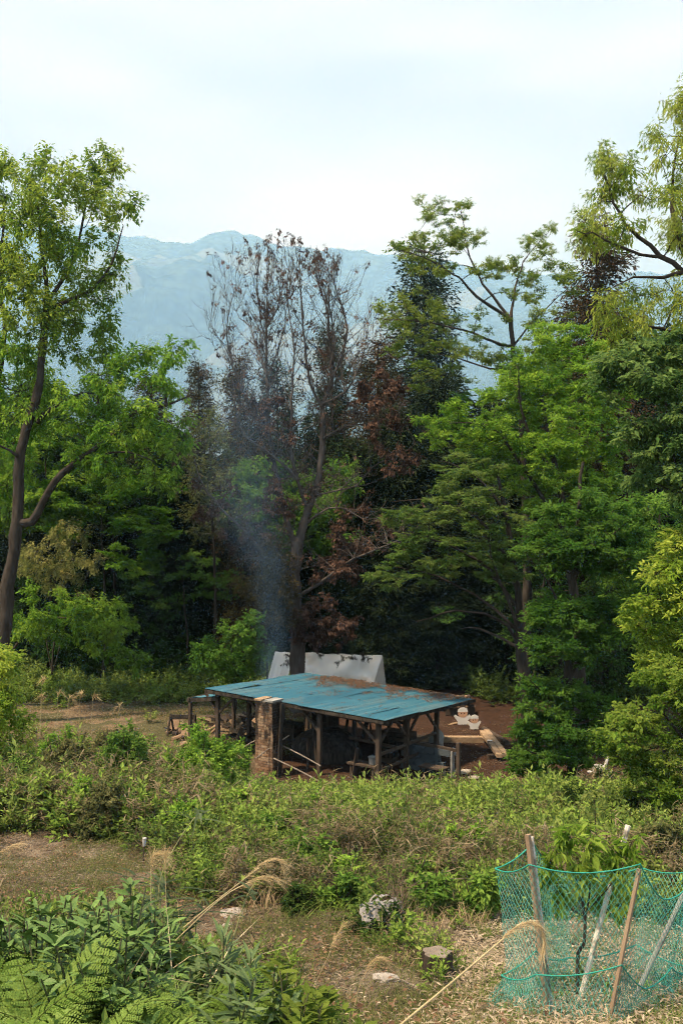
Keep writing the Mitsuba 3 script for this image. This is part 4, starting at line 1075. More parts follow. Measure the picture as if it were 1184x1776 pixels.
Rt, Fc = unit(np.array([1, 0.12, 0])), unit(np.array([0.12, -1, 0]))
for name, px, py, k, label, hat in (('board_figure', 802, 1258, 1.0, 'larger painted board figure of a child in a white shirt and cap', True), ('board_figure', 822, 1266, 0.82, 'smaller painted board figure of a child in a white cap', False)):
    key = numbered(name)
    c = on_ground(px, py)
    put(key + '__body', cutout([(x * k, z * k) for x, z in [(-0.2, 0.0), (0.2, 0.0), (0.2, 0.16), (0.33, 0.36), (0.27, 0.42), (0.16, 0.34), (-0.16, 0.34), (-0.30, 0.42), (-0.36, 0.36), (-0.2, 0.16)]], c, 0.02, Rt, Fc), 'paint_white')
    put(key + '__trousers', cutout([(x * k, z * k) for x, z in [(-0.2, -0.12), (0.2, -0.12), (0.2, 0.02), (-0.2, 0.02)]], c + Fc * 0.004, 0.02, Rt, Fc), 'paint_dark')
    put(key + '__head', cutout(circle(0, 0.48 * k, 0.17 * k, sx=1.15), c + Fc * 0.008, 0.02, Rt, Fc), 'paint_skin')
    put(key + '__cap', cutout([(x * k, z * k) for x, z in [(-0.21, 0.54), (0.2, 0.54), (0.17, 0.66), (0.05, 0.72), (-0.1, 0.70), (-0.19, 0.62)]], c + Fc * 0.014, 0.02, Rt, Fc), 'paint_white')
    put(key + '__hair', cutout(circle(0.14 * k, 0.55 * k, 0.09 * k), c + Fc * 0.005, 0.016, Rt, Fc), 'paint_brown')
    for e in (-0.06, 0.06):
        part(key, 'eye', cutout(circle(e * k, 0.47 * k, 0.022 * k, 10), c + Fc * 0.022, 0.01, Rt, Fc), 'paint_brown')
    part(key, 'prop', bar(c - Fc * 0.01 - UP * 0.15, c - Fc * 0.02 + UP * 0.4 * k, 0.04, 0.03), 'weathered_wood')
    lab(key, label, 'cutout figure')
p = [at(772, 1262, 40.2), at(785, 1256, 40.2), at(800, 1254, 40.2), at(815, 1258, 40.0)]
put('bent_board', tube_batch(spline(p, n=4)[None] , np.full((1, 13), 0.05), 6, cap=True), 'pale_wood', smooth=40)
lab('bent_board', 'pale bent slab of wood lying below the painted figures', 'board')
for k in range(14):
    key = numbered('stacked_log')
    a = at(778 + 5.0 * (k % 7) + 3 * (k // 7), 1258, 41.6)
    z = float(gz(a[0], a[1])) + 0.11 + 0.2 * (k // 7) + 0.38
    a[2] = z
    q = a + np.array([0.15, 0.9, 0.0])
    put(key, tube_batch(np.array([[a, (a + q) / 2 + YR.normal(0, 0.01, 3), q]]), np.full((1, 3), YR.uniform(0.085, 0.11)), 9, cap=True), 'log_end' if k % 3 == 0 else 'weathered_wood', smooth=40)
    lab(key, 'short log in the stack behind the painted board figures', 'log', 'logs stacked behind the painted figures')
for k in range(3):
    key = numbered('stack_bearer')
    a = at(772, 1262, 41.9 + 0.25 * k)
    a[2] = float(gz(a[0], a[1])) + 0.19
    put(key, bar(a, a + [1.25, 0.05, 0], 0.12, 0.36), 'weathered_wood')
    lab(key, 'rough bearer carrying the log stack behind the painted figures', 'beam', 'bearers under the log stack')

# firewood, saw horse left of the shelter
FW = np.random.default_rng(12)
for k in range(70):
    px, py = FW.uniform(288, 452), FW.uniform(1250, 1300)
    if px < 345:
        py = FW.uniform(1262, 1300)
    c = on_ground(px, py)
    c[2] += FW.uniform(0.06, 0.14) + 0.4 * FW.random() * (px > 345)
    L, r, a, e = FW.uniform(0.35, 0.75), FW.uniform(0.06, 0.12), FW.uniform(0, 3.14), FW.normal(0, 0.25)
    d = np.array([math.cos(a), math.sin(a), e])
    n_ = unit(np.cross(d, [0, 0, 1.0]))
    m_ = np.cross(n_, d)
    prof = np.array([(math.cos(x), math.sin(x)) for x in sorted(FW.uniform(0, 6.28, 5))]) * r
    V0 = [c + d * s_ * L / 2 + n_ * x + m_ * y for s_ in (-1, 1) for x, y in prof]
    F = [[0, i, i + 1] for i in range(1, 4)] + [[5, 5 + i + 1, 5 + i] for i in range(1, 4)]
    for i in range(5):
        j = (i + 1) % 5
        F += [[i, 5 + j, j], [i, 5 + i, 5 + j]]
    key = numbered('firewood_log')
    put(key, (np.array(V0), np.array(F)), ('log_end', 'weathered_wood', 'charred_wood', 'pale_wood')[int(FW.choice(4, p=[.28, .42, .2, .1]))])
    lab(key, 'split log in the firewood heap at the left end of the shelter', 'log', 'split firewood heaped left of the chimney')
for k, (px, py, s_) in enumerate(((302, 1262, 0.24), (328, 1283, 0.26), (343, 1268, 0.20), (316, 1274, 0.18))):
    key = numbered('log_round')
    c = on_ground(px, py, s_ * 0.6)
    d = unit(np.array([FW.normal(0, .5), -1, 0.35]))
    put(key, tube_batch(np.array([[c - d * 0.2, c, c + d * 0.2]]), np.full((1, 3), s_), 14, cap=True), 'log_end')
for k, l in enumerate(('pale log round at the left end of the firewood', 'largest pale log round by the side roof post', 'small log round right of the side roof post', 'log round between the saw horse legs')):
    lab('log_round' if k == 0 else f'log_round_{k:03d}', l, 'log')
SHH = 'saw_horse'
lab(SHH, 'dark saw horse of rough timber standing among the firewood at left', 'saw horse')
h0, h1 = on_ground(296, 1275), on_ground(338, 1276)
part(SHH, 'rail', bar(h0 + [0, 0, 0.72], h1 + [0, 0, 0.74], 0.09, 0.12), 'charred_wood')
part(SHH, 'rail', bar(h0 + [0, 0.25, 0.60], h1 + [0, 0.25, 0.62], 0.06, 0.09), 'charred_wood')
for e in (h0, h1):
    for sx in (-1, 1):
        part(SHH, 'leg', bar(e + [0.08 * sx, 0.35 * sx, -0.05], e + [0, 0, 0.80], 0.06, 0.06), 'charred_wood')

# white sheeting on a frame behind the dead tree
P0, P1 = at(477, 1129, 45.4), at(663, 1137, 44.6)
Q0, Q1 = at(452, 1222, 43.75), at(636, 1228, 43.65)
R0, R1 = at(520, 1208, 46.6), at(672, 1212, 46.0)
SHE = 'white_tarpaulin'


def patch(a, b, c, d, nx, ny, amp, seed):
    x, y = np.meshgrid(np.linspace(0, 1, nx), np.linspace(0, 1, ny))
    x3, y3 = x[..., None], y[..., None]
    P = (1 - y3) * ((1 - x3) * a + x3 * b) + y3 * ((1 - x3) * c + x3 * d)
    nrm = unit(np.cross(b - a, c - a))
    crease = np.abs(((x * 4.3 + 0.15 * y) % 1) - 0.5) * 0.06
    P = P + nrm * ((meshkit.fbm(np.stack([x * 6, y * 3, x * 0 + seed], -1), 4, seed) - 0.5) * amp + crease)[..., None]
    P[..., 2] -= np.sin(np.pi * ((x * 2.0) % 1.0)) * 0.05 * (1 - y)
    return P.reshape(-1, 3), grid_faces(ny, nx)


ka, kb = 0.178, 0.235
v1, f1 = patch(P0, P0 + (P1 - P0) * ka, Q0, Q0 + (Q1 - Q0) * (ka + 0.02), 24, 24, 0.10, 5)
part(SHE, 'sheet', (v1, f1), 'white_sheet', smooth=True)
v1, f1 = patch(P0 + (P1 - P0) * kb, P1, Q0 + (Q1 - Q0) * kb, Q1, 60, 24, 0.42, 5)
v2, f2 = patch(P0 + (P1 - P0) * kb, P1, R0 + (R1 - R0) * kb, R1, 50, 24, 0.16, 5)
part(SHE, 'sheet', (v1, f1), 'white_sheet', smooth=True)
part(SHE, 'sheet', (v2 - [0, 0, 0.01], f2), 'white_sheet', smooth=True)
for a, b, c in ((P1, Q1, R1),):
    x, y = np.meshgrid(np.linspace(0, 1, 10), np.linspace(0, 1, 10))
    P = (1 - y[..., None]) * a + y[..., None] * ((1 - x[..., None]) * b + x[..., None] * c)
    part(SHE, 'end_flap', (P.reshape(-1, 3) - [0, 0, 0.03], grid_faces(10, 10)), 'white_sheet', smooth=True)
lab(SHE, 'white tarpaulin stretched over a frame behind the blue roof', 'tarpaulin')

# rubbish and the snag under the right-hand trees
for k, (px, py, sz, sd) in enumerate(((1040, 1338, (0.24, 0.18, 0.14), 21), (1027, 1343, (0.14, 0.12, 0.07), 22), (1055, 1341, (0.13, 0.1, 0.06), 23))):
    put(numbered('rubbish_bag'), lump(on_ground(px, py, sz[2] * 0.6), sz, sd, 0.8), 'plastic_white', smooth=True)
for k, l in enumerate(('biggest grey-white bag lying in the shade under the right-hand trees', 'flattened pale bag left of the biggest one under the trees', 'small pale bag right of the biggest one under the trees')):
    lab('rubbish_bag' if k == 0 else f'rubbish_bag_{k:03d}', l, 'bag')
p, q = on_ground(1046, 1345, 0.1), on_ground(1054, 1340, 0.5)
put('plastic_pipe', tube_batch(np.array([[p, (p + q) / 2, q]]), np.full((1, 3), 0.05), 10, cap=True), 'plastic_white', smooth=40)
lab('plastic_pipe', 'pale pipe sticking up beside the bags under the trees', 'pipe')
SG = 'weathered_snag'
sg = on_ground(903, 1396)
wd = [tube_batch(spline([sg + [0.05, 0, -0.1], sg + [0.02, 0, 0.25], sg + [-0.08, 0.02, 0.45], sg + [0.10, 0, 0.75]], n=4)[None], np.linspace(0.13, 0.03, 13)[None], 8),
      tube_batch(spline([sg + [0, 0, 0.25], sg + [-0.2, -0.05, 0.32], sg + [-0.32, 0, 0.5]], n=4)[None], np.linspace(0.07, 0.015, 9)[None], 6),
      tube_batch(spline([sg + [0, 0, 0.15], sg + [-0.3, -0.1, 0.12], sg + [-0.6, -0.15, 0.02]], n=4)[None], np.linspace(0.08, 0.02, 9)[None], 6)]
put(SG, join(wd), 'pale_twig', smooth=True)
lab(SG, 'pale weathered snag at the near edge of the red yard by the leafy trunk', 'snag')

# smoke from the chimney
nx, ny, nz = 44, 26, 110
bx0, bx1, by0, by1, bz0, bz1 = -6.4, 1.6, 30.6, 37.0, zt + 0.12, 7.4
gx, gy, gzz = np.meshgrid(np.linspace(bx0, bx1, nx), np.linspace(by0, by1, ny), np.linspace(bz0, bz1, nz), indexing='ij')
hgt = gzz - zt
cxs = cg[0] + np.interp(hgt, [0, 0.8, 2.2, 3.6, 5, 8, 13], [0.02, 0.1, 0.15, -0.05, -0.35, -0.8, -0.6])
cys = cg[1] + np.interp(hgt, [0, 2, 5, 13], [0, 0.3, 0.8, 1.6])
wob = meshkit.fbm(np.stack([gx * 0.7, gy * 0.7, gzz * 0.5], -1), 4, 6) - 0.5
rad = np.interp(hgt, [0, 1, 3, 4.2, 5.5, 9, 13], [0.22, 0.32, 0.42, 0.60, 0.95, 1.6, 1.9])
d2 = ((gx - cxs + wob * rad * 2.2) ** 2 + (gy - cys + wob * rad) ** 2) / rad**2
den = np.exp(-d2 * 1.3) * np.interp(hgt, [0, 0.5, 3, 4.0, 5.0, 8, 11, 13.2], [0.46, 0.38, 0.30, 0.27, 0.125, 0.09, 0.04, 0.0])
den *= np.clip(0.55 + 1.6 * (meshkit.fbm(np.stack([gx * 1.3, gy * 1.3, gzz * 0.8], -1), 4, 14) - 0.35), 0.15, 2)
edge = np.minimum.reduce([gx - bx0, bx1 - gx, gy - by0, by1 - gy, bz1 - gzz]) / 0.6
den *= np.clip(edge, 0, 1)
scene['smoke_air'] = {'type': 'heterogeneous', 'albedo': {'type': 'rgb', 'value': [0.20, 0.34, 0.52]}, 'scale': 1.0,
                      'sigma_t': {'type': 'gridvolume', 'grid': mi.VolumeGrid(den.transpose(2, 1, 0)[..., None].astype(np.float32)), 'to_world': T().translate([bx0, by0, bz0]).scale([bx1 - bx0, by1 - by0, bz1 - bz0]), 'filter_type': 'trilinear'}}
scene['smoke'] = {'type': 'cube', 'to_world': T().translate([(bx0 + bx1) / 2, (by0 + by1) / 2, (bz0 + bz1) / 2]).scale([(bx1 - bx0) / 2, (by1 - by0) / 2, (bz1 - bz0) / 2]),
                  'bsdf': {'type': 'null'}, 'interior': {'type': 'ref', 'id': 'smoke_air'}, 'exterior': {'type': 'ref', 'id': 'haze_air'}}
lab('smoke', 'thin blue smoke drifting up from the brick chimney', 'smoke', kind='stuff')

# ---------------------------------------------------------------- ground cover
def world_poly(pts):
    return Polygon([tuple(ground_at(x, y)[:2]) for x, y in pts]).buffer(0)


DIRT = shapely.union_all([world_poly(p) for p in (
    [(-60, 1452), (60, 1450), (150, 1462), (240, 1480), (300, 1500), (290, 1560), (330, 1600), (120, 1600), (-60, 1590)],
    [(300, 1560), (420, 1575), (480, 1600), (560, 1590), (620, 1590), (630, 1660), (690, 1720), (900, 1776), (900, 1860), (560, 1860), (560, 1720), (470, 1660), (350, 1640)])])
STRAW = world_poly([(800, 1650), (850, 1590), (900, 1600), (1184, 1620), (1260, 1640), (1260, 1860), (880, 1860), (830, 1740)])


def elliptic_leaves(P, D, N, L, W, droop=0.25, fold=0.10):
    """Leaves of twelve faces: pointed, folded along the midrib, bending down towards the tip."""
    D = unit(D)
    S = unit(np.cross(D, N))
    N = np.cross(S, D)
    L, W = np.broadcast_to(L, len(P)), np.broadcast_to(W, len(P))
    prof = ((0.0, 0.0), (0.22, 0.36), (0.48, 0.5), (0.76, 0.34), (1.0, 0.0))
    rows = []
    for t, w in prof:
        c = P + D * (L * t)[:, None] - N * (L * droop * t * t)[:, None]
        o = S * (W * w)[:, None] + N * (W * w * fold * 2)[:, None]
        o2 = -S * (W * w)[:, None] + N * (W * w * fold * 2)[:, None]
        rows += [c] if w == 0 else [c + o, c, c + o2]
    V = np.stack(rows, 1)                        # 0, 1-3, 4-6, 7-9, 10
    f = [[0, 1, 2], [0, 2, 3]]
    for k in (1, 4):
        f += [[k, k + 3, k + 4], [k, k + 4, k + 1], [k + 1, k + 4, k + 5], [k + 1, k + 5, k + 2]]
    f += [[7, 10, 8], [8, 10, 9]]
    m = V.shape[1]
    return V.reshape(-1, 3), (np.array(f)[None] + (np.arange(len(P)) * m)[:, None, None]).reshape(-1, 3), m


def blades(P, D, L, W, bend, segs=4):
    """Grass blades: narrow curved strips that taper to a point."""
    D = unit(D)
    H = unit(D * [1, 1, 0] + 1e-6)
    S = unit(np.cross(D, [0, 0, 1.0]) + 1e-6)
    L, W, bend = (np.broadcast_to(x, len(P))[:, None] for x in (L, W, bend))
    rows = []
    for i in range(segs + 1):
        t = i / segs
        c = P + D * L * t + H * L * bend * t * t * 0.6 - np.array([0, 0, 1.0]) * L * bend * t * t * 0.55
        w = W * (1 - t) ** 0.7 * 0.5
        rows += [c + S * w, c - S * w] if i < segs else [c]
    V = np.stack(rows, 1)
    m = V.shape[1]
    f = []
    for i in range(segs - 1):
        k = 2 * i
        f += [[k, k + 1, k + 3], [k, k + 3, k + 2]]
    f += [[m - 3, m - 2, m - 1]]
    return V.reshape(-1, 3), (np.array(f)[None] + (np.arange(len(P)) * m)[:, None, None]).reshape(-1, 3), m


def tint(rng, n, lo, hi, m, w=None, jit=0.15):
    w = np.clip(rng.normal(0.5, 0.25, (n, 1)) if w is None else w, 0, 1)
    c = (np.array(lo) + (np.array(hi) - np.array(lo)) * w) * (1 + jit * rng.normal(0, 1, (n, 1)))
    return np.repeat(np.clip(c, 0.004, 0.75), m, axis=0)


def merge_colored(parts):
    v, f = join([(p[0], p[1]) for p in parts])
    return v, f, np.vstack([p[2] for p in parts])


def dome(rng, n, r, h, shell=0.5):
    u = unit(rng.normal(0, 1, (n, 3)))
    u[:, 2] = np.abs(u[:, 2])
    return u * rng.uniform(shell, 1.0, (n, 1)) * [r, r, h], u


def kind_weed(seed, lo, hi, r=0.32, h=0.42, n=210, size=0.064, wl=0.46):
    rng = np.random.default_rng(seed)
    ns = 13
    parts = []
    top, u = dome(rng, ns, r, h, 0.6)
    base = top * [0.25, 0.25, 0]
    tw = tube_batch(np.stack([base, (base + top) / 2 + [0, 0, 0.05], top], 1), np.broadcast_to([0.004, 0.003, 0.002], (ns, 3)), 3)
    parts.append((*tw, np.full((len(tw[0]), 3), 0.05) * [1, 1.3, 0.5]))
    k = n // ns
    t = rng.uniform(0.35, 1.05, (ns, k, 1))
    P = base[:, None] + (top - base)[:, None] * t + rng.normal(0, 0.02, (ns, k, 3)) + [0, 0, 0.03]
    D = rng.normal(0, 1, (ns, k, 3)) * [1, 1, 0.35] + u[:, None] * 0.8
    N = rng.normal(0, 0.35, (ns, k, 3)) + [0, 0, 1]
    m = ns * k
    sz = size * rng.uniform(0.6, 1.3, m)
    v, f = leaf_quads(P.reshape(-1, 3), D.reshape(-1, 3), N.reshape(-1, 3), sz, sz * wl)
    parts.append((v, f, tint(rng, m, lo, hi, 4, (0.3 + 0.5 * t + rng.normal(0, 0.2, t.shape)).reshape(-1, 1))))
    return merge_colored(parts)


def kind_bamboo(seed, h=0.6, n=16, green=0.45):
    """Dwarf bamboo gone half dry: pale stems with narrow leaves, straw and dull green."""
    rng = np.random.default_rng(seed)
    base = rng.normal(0, 0.13, (n, 3)) * [1, 1, 0]
    top = base + np.stack([rng.normal(0, 0.12, n), rng.normal(0, 0.12, n), rng.uniform(0.5, 1.1, n) * h], 1)
    tw = tube_batch(np.stack([base, (base + top) / 2 + rng.normal(0, 0.02, (n, 3)), top], 1), np.broadcast_to([0.005, 0.004, 0.002], (n, 3)), 3)
    parts = [(*tw, tint(rng, n, (0.17, 0.13, 0.08), (0.34, 0.28, 0.18), 9))]
    k = 11
    t = rng.uniform(0.4, 1.0, (n, k, 1))
    P = base[:, None] + (top - base)[:, None] * t
    a = rng.uniform(0, 6.28, (n, k))
    D = np.stack([np.cos(a), np.sin(a), rng.normal(0.25, 0.4, (n, k))], -1)
    m = n * k
    v, f, q = blades(P.reshape(-1, 3), D.reshape(-1, 3), rng.uniform(0.08, 0.17, m), rng.uniform(0.012, 0.022, m), rng.uniform(0.1, 0.8, m), 2)
    g = rng.random(m) < green
    c = np.where(g[:, None], tint(rng, m, (0.035, 0.065, 0.025), (0.10, 0.13, 0.05), 1), tint(rng, m, (0.17, 0.135, 0.075), (0.42, 0.36, 0.25), 1))
    parts.append((v, f, np.repeat(c, q, axis=0)))
    return merge_colored(parts)


def kind_grass(seed, lo, hi, h=0.28, n=60, r=0.10, w=0.007, bend=0.6, spread=0.5):
    rng = np.random.default_rng(seed)
    P = rng.normal(0, r, (n, 3)) * [1, 1, 0]
    D = np.stack([rng.normal(0, spread, n), rng.normal(0, spread, n), np.ones(n)], 1)
    v, f, q = blades(P, D, h * rng.uniform(0.5, 1.2, n), w * rng.uniform(0.7, 1.3, n), bend * rng.uniform(0.3, 1.5, n), 3)
    return v, f, tint(rng, n, lo, hi, q)


def kind_litter(seed, lo, hi, n=60, r=0.28, L=0.12, w=0.012, z=0.03):
    """Loose straw and fallen leaves lying flat."""
    rng = np.random.default_rng(seed)
    P = rng.normal(0, r * 0.6, (n, 3)) * [1, 1, 0] + np.stack([0 * P_ for P_ in range(0)] or [np.zeros(n), np.zeros(n), rng.uniform(0.008, z, n)], 1)
    D = np.stack([rng.normal(0, 1, n), rng.normal(0, 1, n), rng.normal(0.02, 0.16, n)], 1)
    N = np.stack([rng.normal(0, 0.3, n), rng.normal(0, 0.3, n), np.ones(n)], 1)
    v, f = leaf_quads(P, D, N, L * rng.uniform(0.4, 1.4, n), w * rng.uniform(0.6, 2.0, n), 0.05)
    return v, f, tint(rng, n, lo, hi, 4, rng.random((n, 1)))


def kind_twigs(seed, h=0.5, n=26):
    rng = np.random.default_rng(seed)
    base = rng.normal(0, 0.08, (n, 3)) * [1, 1, 0]
    top, u = dome(rng, n, 0.38, h, 0.5)
    P = np.stack([base, (base + top) / 2 + rng.normal(0, 0.05, (n, 3)) + [0, 0, 0.06], top], 1)
    tw = tube_batch(P, np.broadcast_to([0.006, 0.004, 0.002], (n, 3)), 3)
    parts = [(*tw, tint(rng, n, (0.06, 0.045, 0.035), (0.20, 0.16, 0.12), 9))]
    k = 3
    Q = np.repeat(P[:, 1] + (P[:, 2] - P[:, 1]) * rng.uniform(0, .7, (n, 1)), k, axis=0)
    E = Q + rng.normal(0, 0.10, Q.shape) + [0, 0, 0.06]
    tw = tube_batch(np.stack([Q, E], 1), np.broadcast_to([0.003, 0.0015], (n * k, 2)), 3)
    parts.append((*tw, tint(rng, n * k, (0.08, 0.06, 0.045), (0.26, 0.21, 0.15), 6)))
    return merge_colored(parts)


COVER = {}


def cover_kind(key, make, variants, bsdf='weed_leaf'):
    COVER[key] = []
    for i in range(variants):
        v, f, c = make(i)
        g = f'{key}_kind_{i}'
        scene[g] = {'type': 'shapegroup', 'm': mikit.ply((v, f), bsdf, color=c)}
        COVER[key].append(g)


cover_kind('weeds', lambda i: kind_weed(300 + i, *(((0.092, 0.184, 0.028), (0.236, 0.351, 0.071)), ((0.069, 0.138, 0.029), (0.172, 0.259, 0.063)), ((0.115, 0.190, 0.037), (0.276, 0.356, 0.098)))[i % 3]), 6)
cover_kind('brambles', lambda i: kind_weed(320 + i, (0.042, 0.091, 0.022), (0.140, 0.210, 0.049), 0.42, 0.42, 230, 0.064, 0.5), 4)
cover_kind('dry_bamboo', lambda i: kind_bamboo(340 + i, 0.62, 16, (0.5, 0.3, 0.2, 0.55)[i]), 4, 'leaf')
cover_kind('grass', lambda i: kind_grass(360 + i, (0.065, 0.130, 0.026), (0.221, 0.286, 0.078), 0.22, 60), 4)
cover_kind('short_grass', lambda i: kind_grass(370 + i, (0.055, 0.085, 0.022), (0.17, 0.18, 0.07), 0.085, 70, 0.13, 0.006), 3)
cover_kind('dry_grass', lambda i: kind_grass(380 + i, (0.20, 0.15, 0.09), (0.46, 0.37, 0.24), 0.26, 40, 0.09), 3, 'dry_leaf')
cover_kind('straw', lambda i: kind_litter(400 + i, *(((0.12, 0.095, 0.07), (0.32, 0.26, 0.19)), ((0.20, 0.16, 0.115), (0.50, 0.43, 0.33)), ((0.10, 0.06, 0.04), (0.24, 0.155, 0.10)))[i % 3], 60, 0.30, (0.12, 0.07, 0.05)[i % 3], (0.005, 0.007, 0.018)[i % 3]), 6, 'dry_leaf')
cover_kind('mulch', lambda i: kind_litter(430 + i, (0.20, 0.16, 0.11), (0.50, 0.43, 0.33), 90, 0.30, 0.07, 0.010), 3, 'dry_leaf')
cover_kind('dead_twigs', lambda i: kind_twigs(420 + i), 3, 'dry_leaf')


def scatter(name, key, x, y, s, label, cat, rng, tilt=8, sink=0.0):
    z = gz(x, y)
    n0 = labels.get(name, {}).get('n', 0)
    for i in range(len(x)):
        m = T().translate([float(x[i]), float(y[i]), float(z[i]) - sink]).rotate([0, 0, 1], rng.uniform(0, 360)).rotate([1, 0, 0], rng.normal(0, tilt)).scale([float(s[i]), float(s[i]), float(s[i]) * rng.uniform(0.8, 1.25)])
        k = COUNT.get('#' + name, 0) + 1
        COUNT['#' + name] = k
        scene[f'{name}__{k:04d}'] = {'type': 'instance', 'g': {'type': 'ref', 'id': COVER[key][rng.integers(len(COVER[key]))]}, 'to_world': m}
    lab(name, label, cat, kind='stuff')


def spots_in(rng, n, y0, y1, power=1.0):
    """Random points of the ground inside and a little beside the view."""
    y = y0 + (y1 - y0) * rng.random(n) ** power
    return rng.uniform(-1, 1, n) * (0.36 * y + 0.8), y


GR = np.random.default_rng(2024)


def field(x, y, f, seed):
    return meshkit.fbm(np.stack([x * f, y * f, x * 0], -1), 3, seed)


def brush_mask(x, y):
    """1 where the slope below the eye is overgrown, 0 on bare soil, straw and the trodden yard."""
    pts = shapely.points(np.stack([x, y], 1))
    d = np.minimum(shapely.distance(pts, DIRT), shapely.distance(pts, STRAW))
    m = np.clip(d / 0.5, 0, 1)
    far = 26.6 + 1.6 * (field(x, y, 0.4, 8) - 0.5) + np.where(x < -2.6, np.clip((-2.8 - x) * 2.2, 0, 7.0), 0)
    return m * np.clip((far - y) / 1.2, 0, 1)


x, y = spots_in(GR, 19000, 9.5, 35, 0.9)
m = brush_mask(x, y)
fa, fb, fc = field(x, y, 0.45, 1), field(x, y, 0.6, 2), field(x, y, 0.5, 3)
r = GR.random(len(x))
w = (r < m * np.clip((fa - 0.40) * 7, 0.08, 1) * np.where(x < -3, 0.30, 0.50) * np.clip((y - 11.0) / 3.5, 0.35, 1))
scatter('weeds', 'weeds', x[w], y[w], GR.uniform(0.6, 1.0, w.sum()) ** 1.5 * 1.7 * np.where((x[w] < -3) & (y[w] > 19), 1.35, 1.0) * np.clip(y[w] / 17, 0.6, 1.15), 'fresh green leafy weeds covering the slope below the shelter', 'weeds', GR)
r = GR.random(len(x))
w = (r < m * np.clip((fb - 0.40) * 7, 0.08, 1) * 0.30)
scatter('brambles', 'brambles', x[w], y[w], GR.uniform(0.7, 1.5, w.sum()) * np.where((x[w] < -3) & (y[w] > 19), 1.4, 1.0) * np.clip(y[w] / 16, 0.5, 1), 'dark green bramble thickets on the slope', 'brambles', GR)
r = GR.random(len(x))
crest = np.exp(-((y - 24.5) / 2.2) ** 2) * (x > -5)
w = (r < m * np.clip((fc - 0.42) * 5 + crest * 0.5, 0.05, 1) * 0.12) & (y > 13)
scatter('dwarf_bamboo', 'dry_bamboo', x[w], y[w], GR.uniform(0.8, 1.5, w.sum()) * np.where((x[w] < -3) & (y[w] > 19), 1.3, 1.0), 'half dry dwarf bamboo with straw coloured stems along the top of the bank', 'dwarf bamboo', GR)
r = GR.random(len(x))
w = r < m * 0.10
scatter('slope_grass', 'grass', x[w], y[w], GR.uniform(0.8, 1.8, w.sum()), 'green grass growing between the weeds of the slope', 'grass', GR)
r = GR.random(len(x))
w = r < m * 0.05
scatter('dead_brush', 'dead_twigs', x[w], y[w], GR.uniform(0.7, 1.3, w.sum()), 'dead brown twigs standing among the weeds', 'dead brush', GR)
w = GR.random(len(x)) < m * 0.07
scatter('dry_grass', 'dry_grass', x[w], y[w], GR.uniform(0.8, 1.8, w.sum()), 'pale dry grass tufts among the weeds', 'dry grass', GR)

# bare soil: short grass, straw and fallen leaves
x, y = spots_in(GR, 5200, 4.5, 20, 1.0)
pts = shapely.points(np.stack([x, y], 1))
ind = shapely.distance(pts, DIRT) < 0.35
ins = shapely.distance(pts, STRAW) < 0.3
g = field(x, y, 0.9, 11)
w = ind & (GR.random(len(x)) < np.clip((g - 0.36 + 0.10 * (x > -1.2)) * 4, 0.10, 1.0))
scatter('short_grass', 'short_grass', x[w], y[w], GR.uniform(0.7, 1.5, w.sum()), 'short thin grass greening the bare soil in front', 'grass', GR)
w = ind & (GR.random(len(x)) < 0.42)
scatter('straw_litter', 'straw', x[w], y[w], GR.uniform(0.7, 1.3, w.sum()), 'straw, chips and fallen leaves strewn on the bare soil', 'litter', GR, tilt=3)
w = ins & (GR.random(len(x)) < 0.55)
scatter('straw_mulch', 'mulch', x[w], y[w], GR.uniform(0.8, 1.4, w.sum()), 'pale straw mulch spread round the netted sapling', 'mulch', GR, tilt=5)
w = ins & (GR.random(len(x)) < 0.30)
scatter('slope_grass', 'grass', x[w], y[w], GR.uniform(0.5, 1.0, w.sum()), None, None, GR)

# dry field on the left behind, wood edge
x, y = GR.uniform(-19, -1.0, 2600), GR.uniform(31, 51, 2600)
g = field(x, y, 0.35, 21)
clear = (y > 35) | (x < -6.8)
w = clear & (GR.random(len(x)) < np.clip((g - 0.42) * 4, 0.06, 0.8))
scatter('field_grass', 'short_grass', x[w], y[w], GR.uniform(1.0, 2.4, w.sum()), 'thin green grass of the field at the wood edge', 'grass', GR)
w = clear & (GR.random(len(x)) < 0.22)
scatter('field_straw', 'straw', x[w], y[w], GR.uniform(1.0, 1.8, w.sum()), 'brown fallen leaves and straw on the dry field', 'litter', GR, tilt=3)
w = clear & (GR.random(len(x)) < np.clip((y - 43) / 5, 0.02, 0.8))
scatter('field_weeds', 'weeds', x[w], y[w], GR.uniform(1.0, 2.4, w.sum()), 'low weeds growing along the edge of the wood', 'weeds', GR)
x, y = GR.uniform(-22, 24, 900), GR.uniform(44, 60, 900)
w = (y > 48.5) | ((x > 6) & (y > 42))
scatter('wood_undergrowth', 'brambles', x[w], y[w], GR.uniform(1.6, 3.4, w.sum()), 'dark undergrowth filling the floor of the wood', 'undergrowth', GR)
x, y = GR.uniform(4.5, 16, 700), GR.uniform(26, 42, 700)
w = (x > 7.4 + 0.10 * (y - 28)) & (GR.random(len(x)) < 0.55)
scatter('wood_undergrowth', 'brambles', x[w], y[w], GR.uniform(0.5, 1.2, w.sum()), None, None, GR)
x, y = GR.uniform(1.5, 9, 500), GR.uniform(29, 42, 500)
w = GR.random(500) < 0.35
scatter('yard_chips', 'straw', x[w], y[w], GR.uniform(0.5, 1.0, w.sum()), 'scattered chips and dry leaves on the red soil of the yard', 'litter', GR, tilt=3)


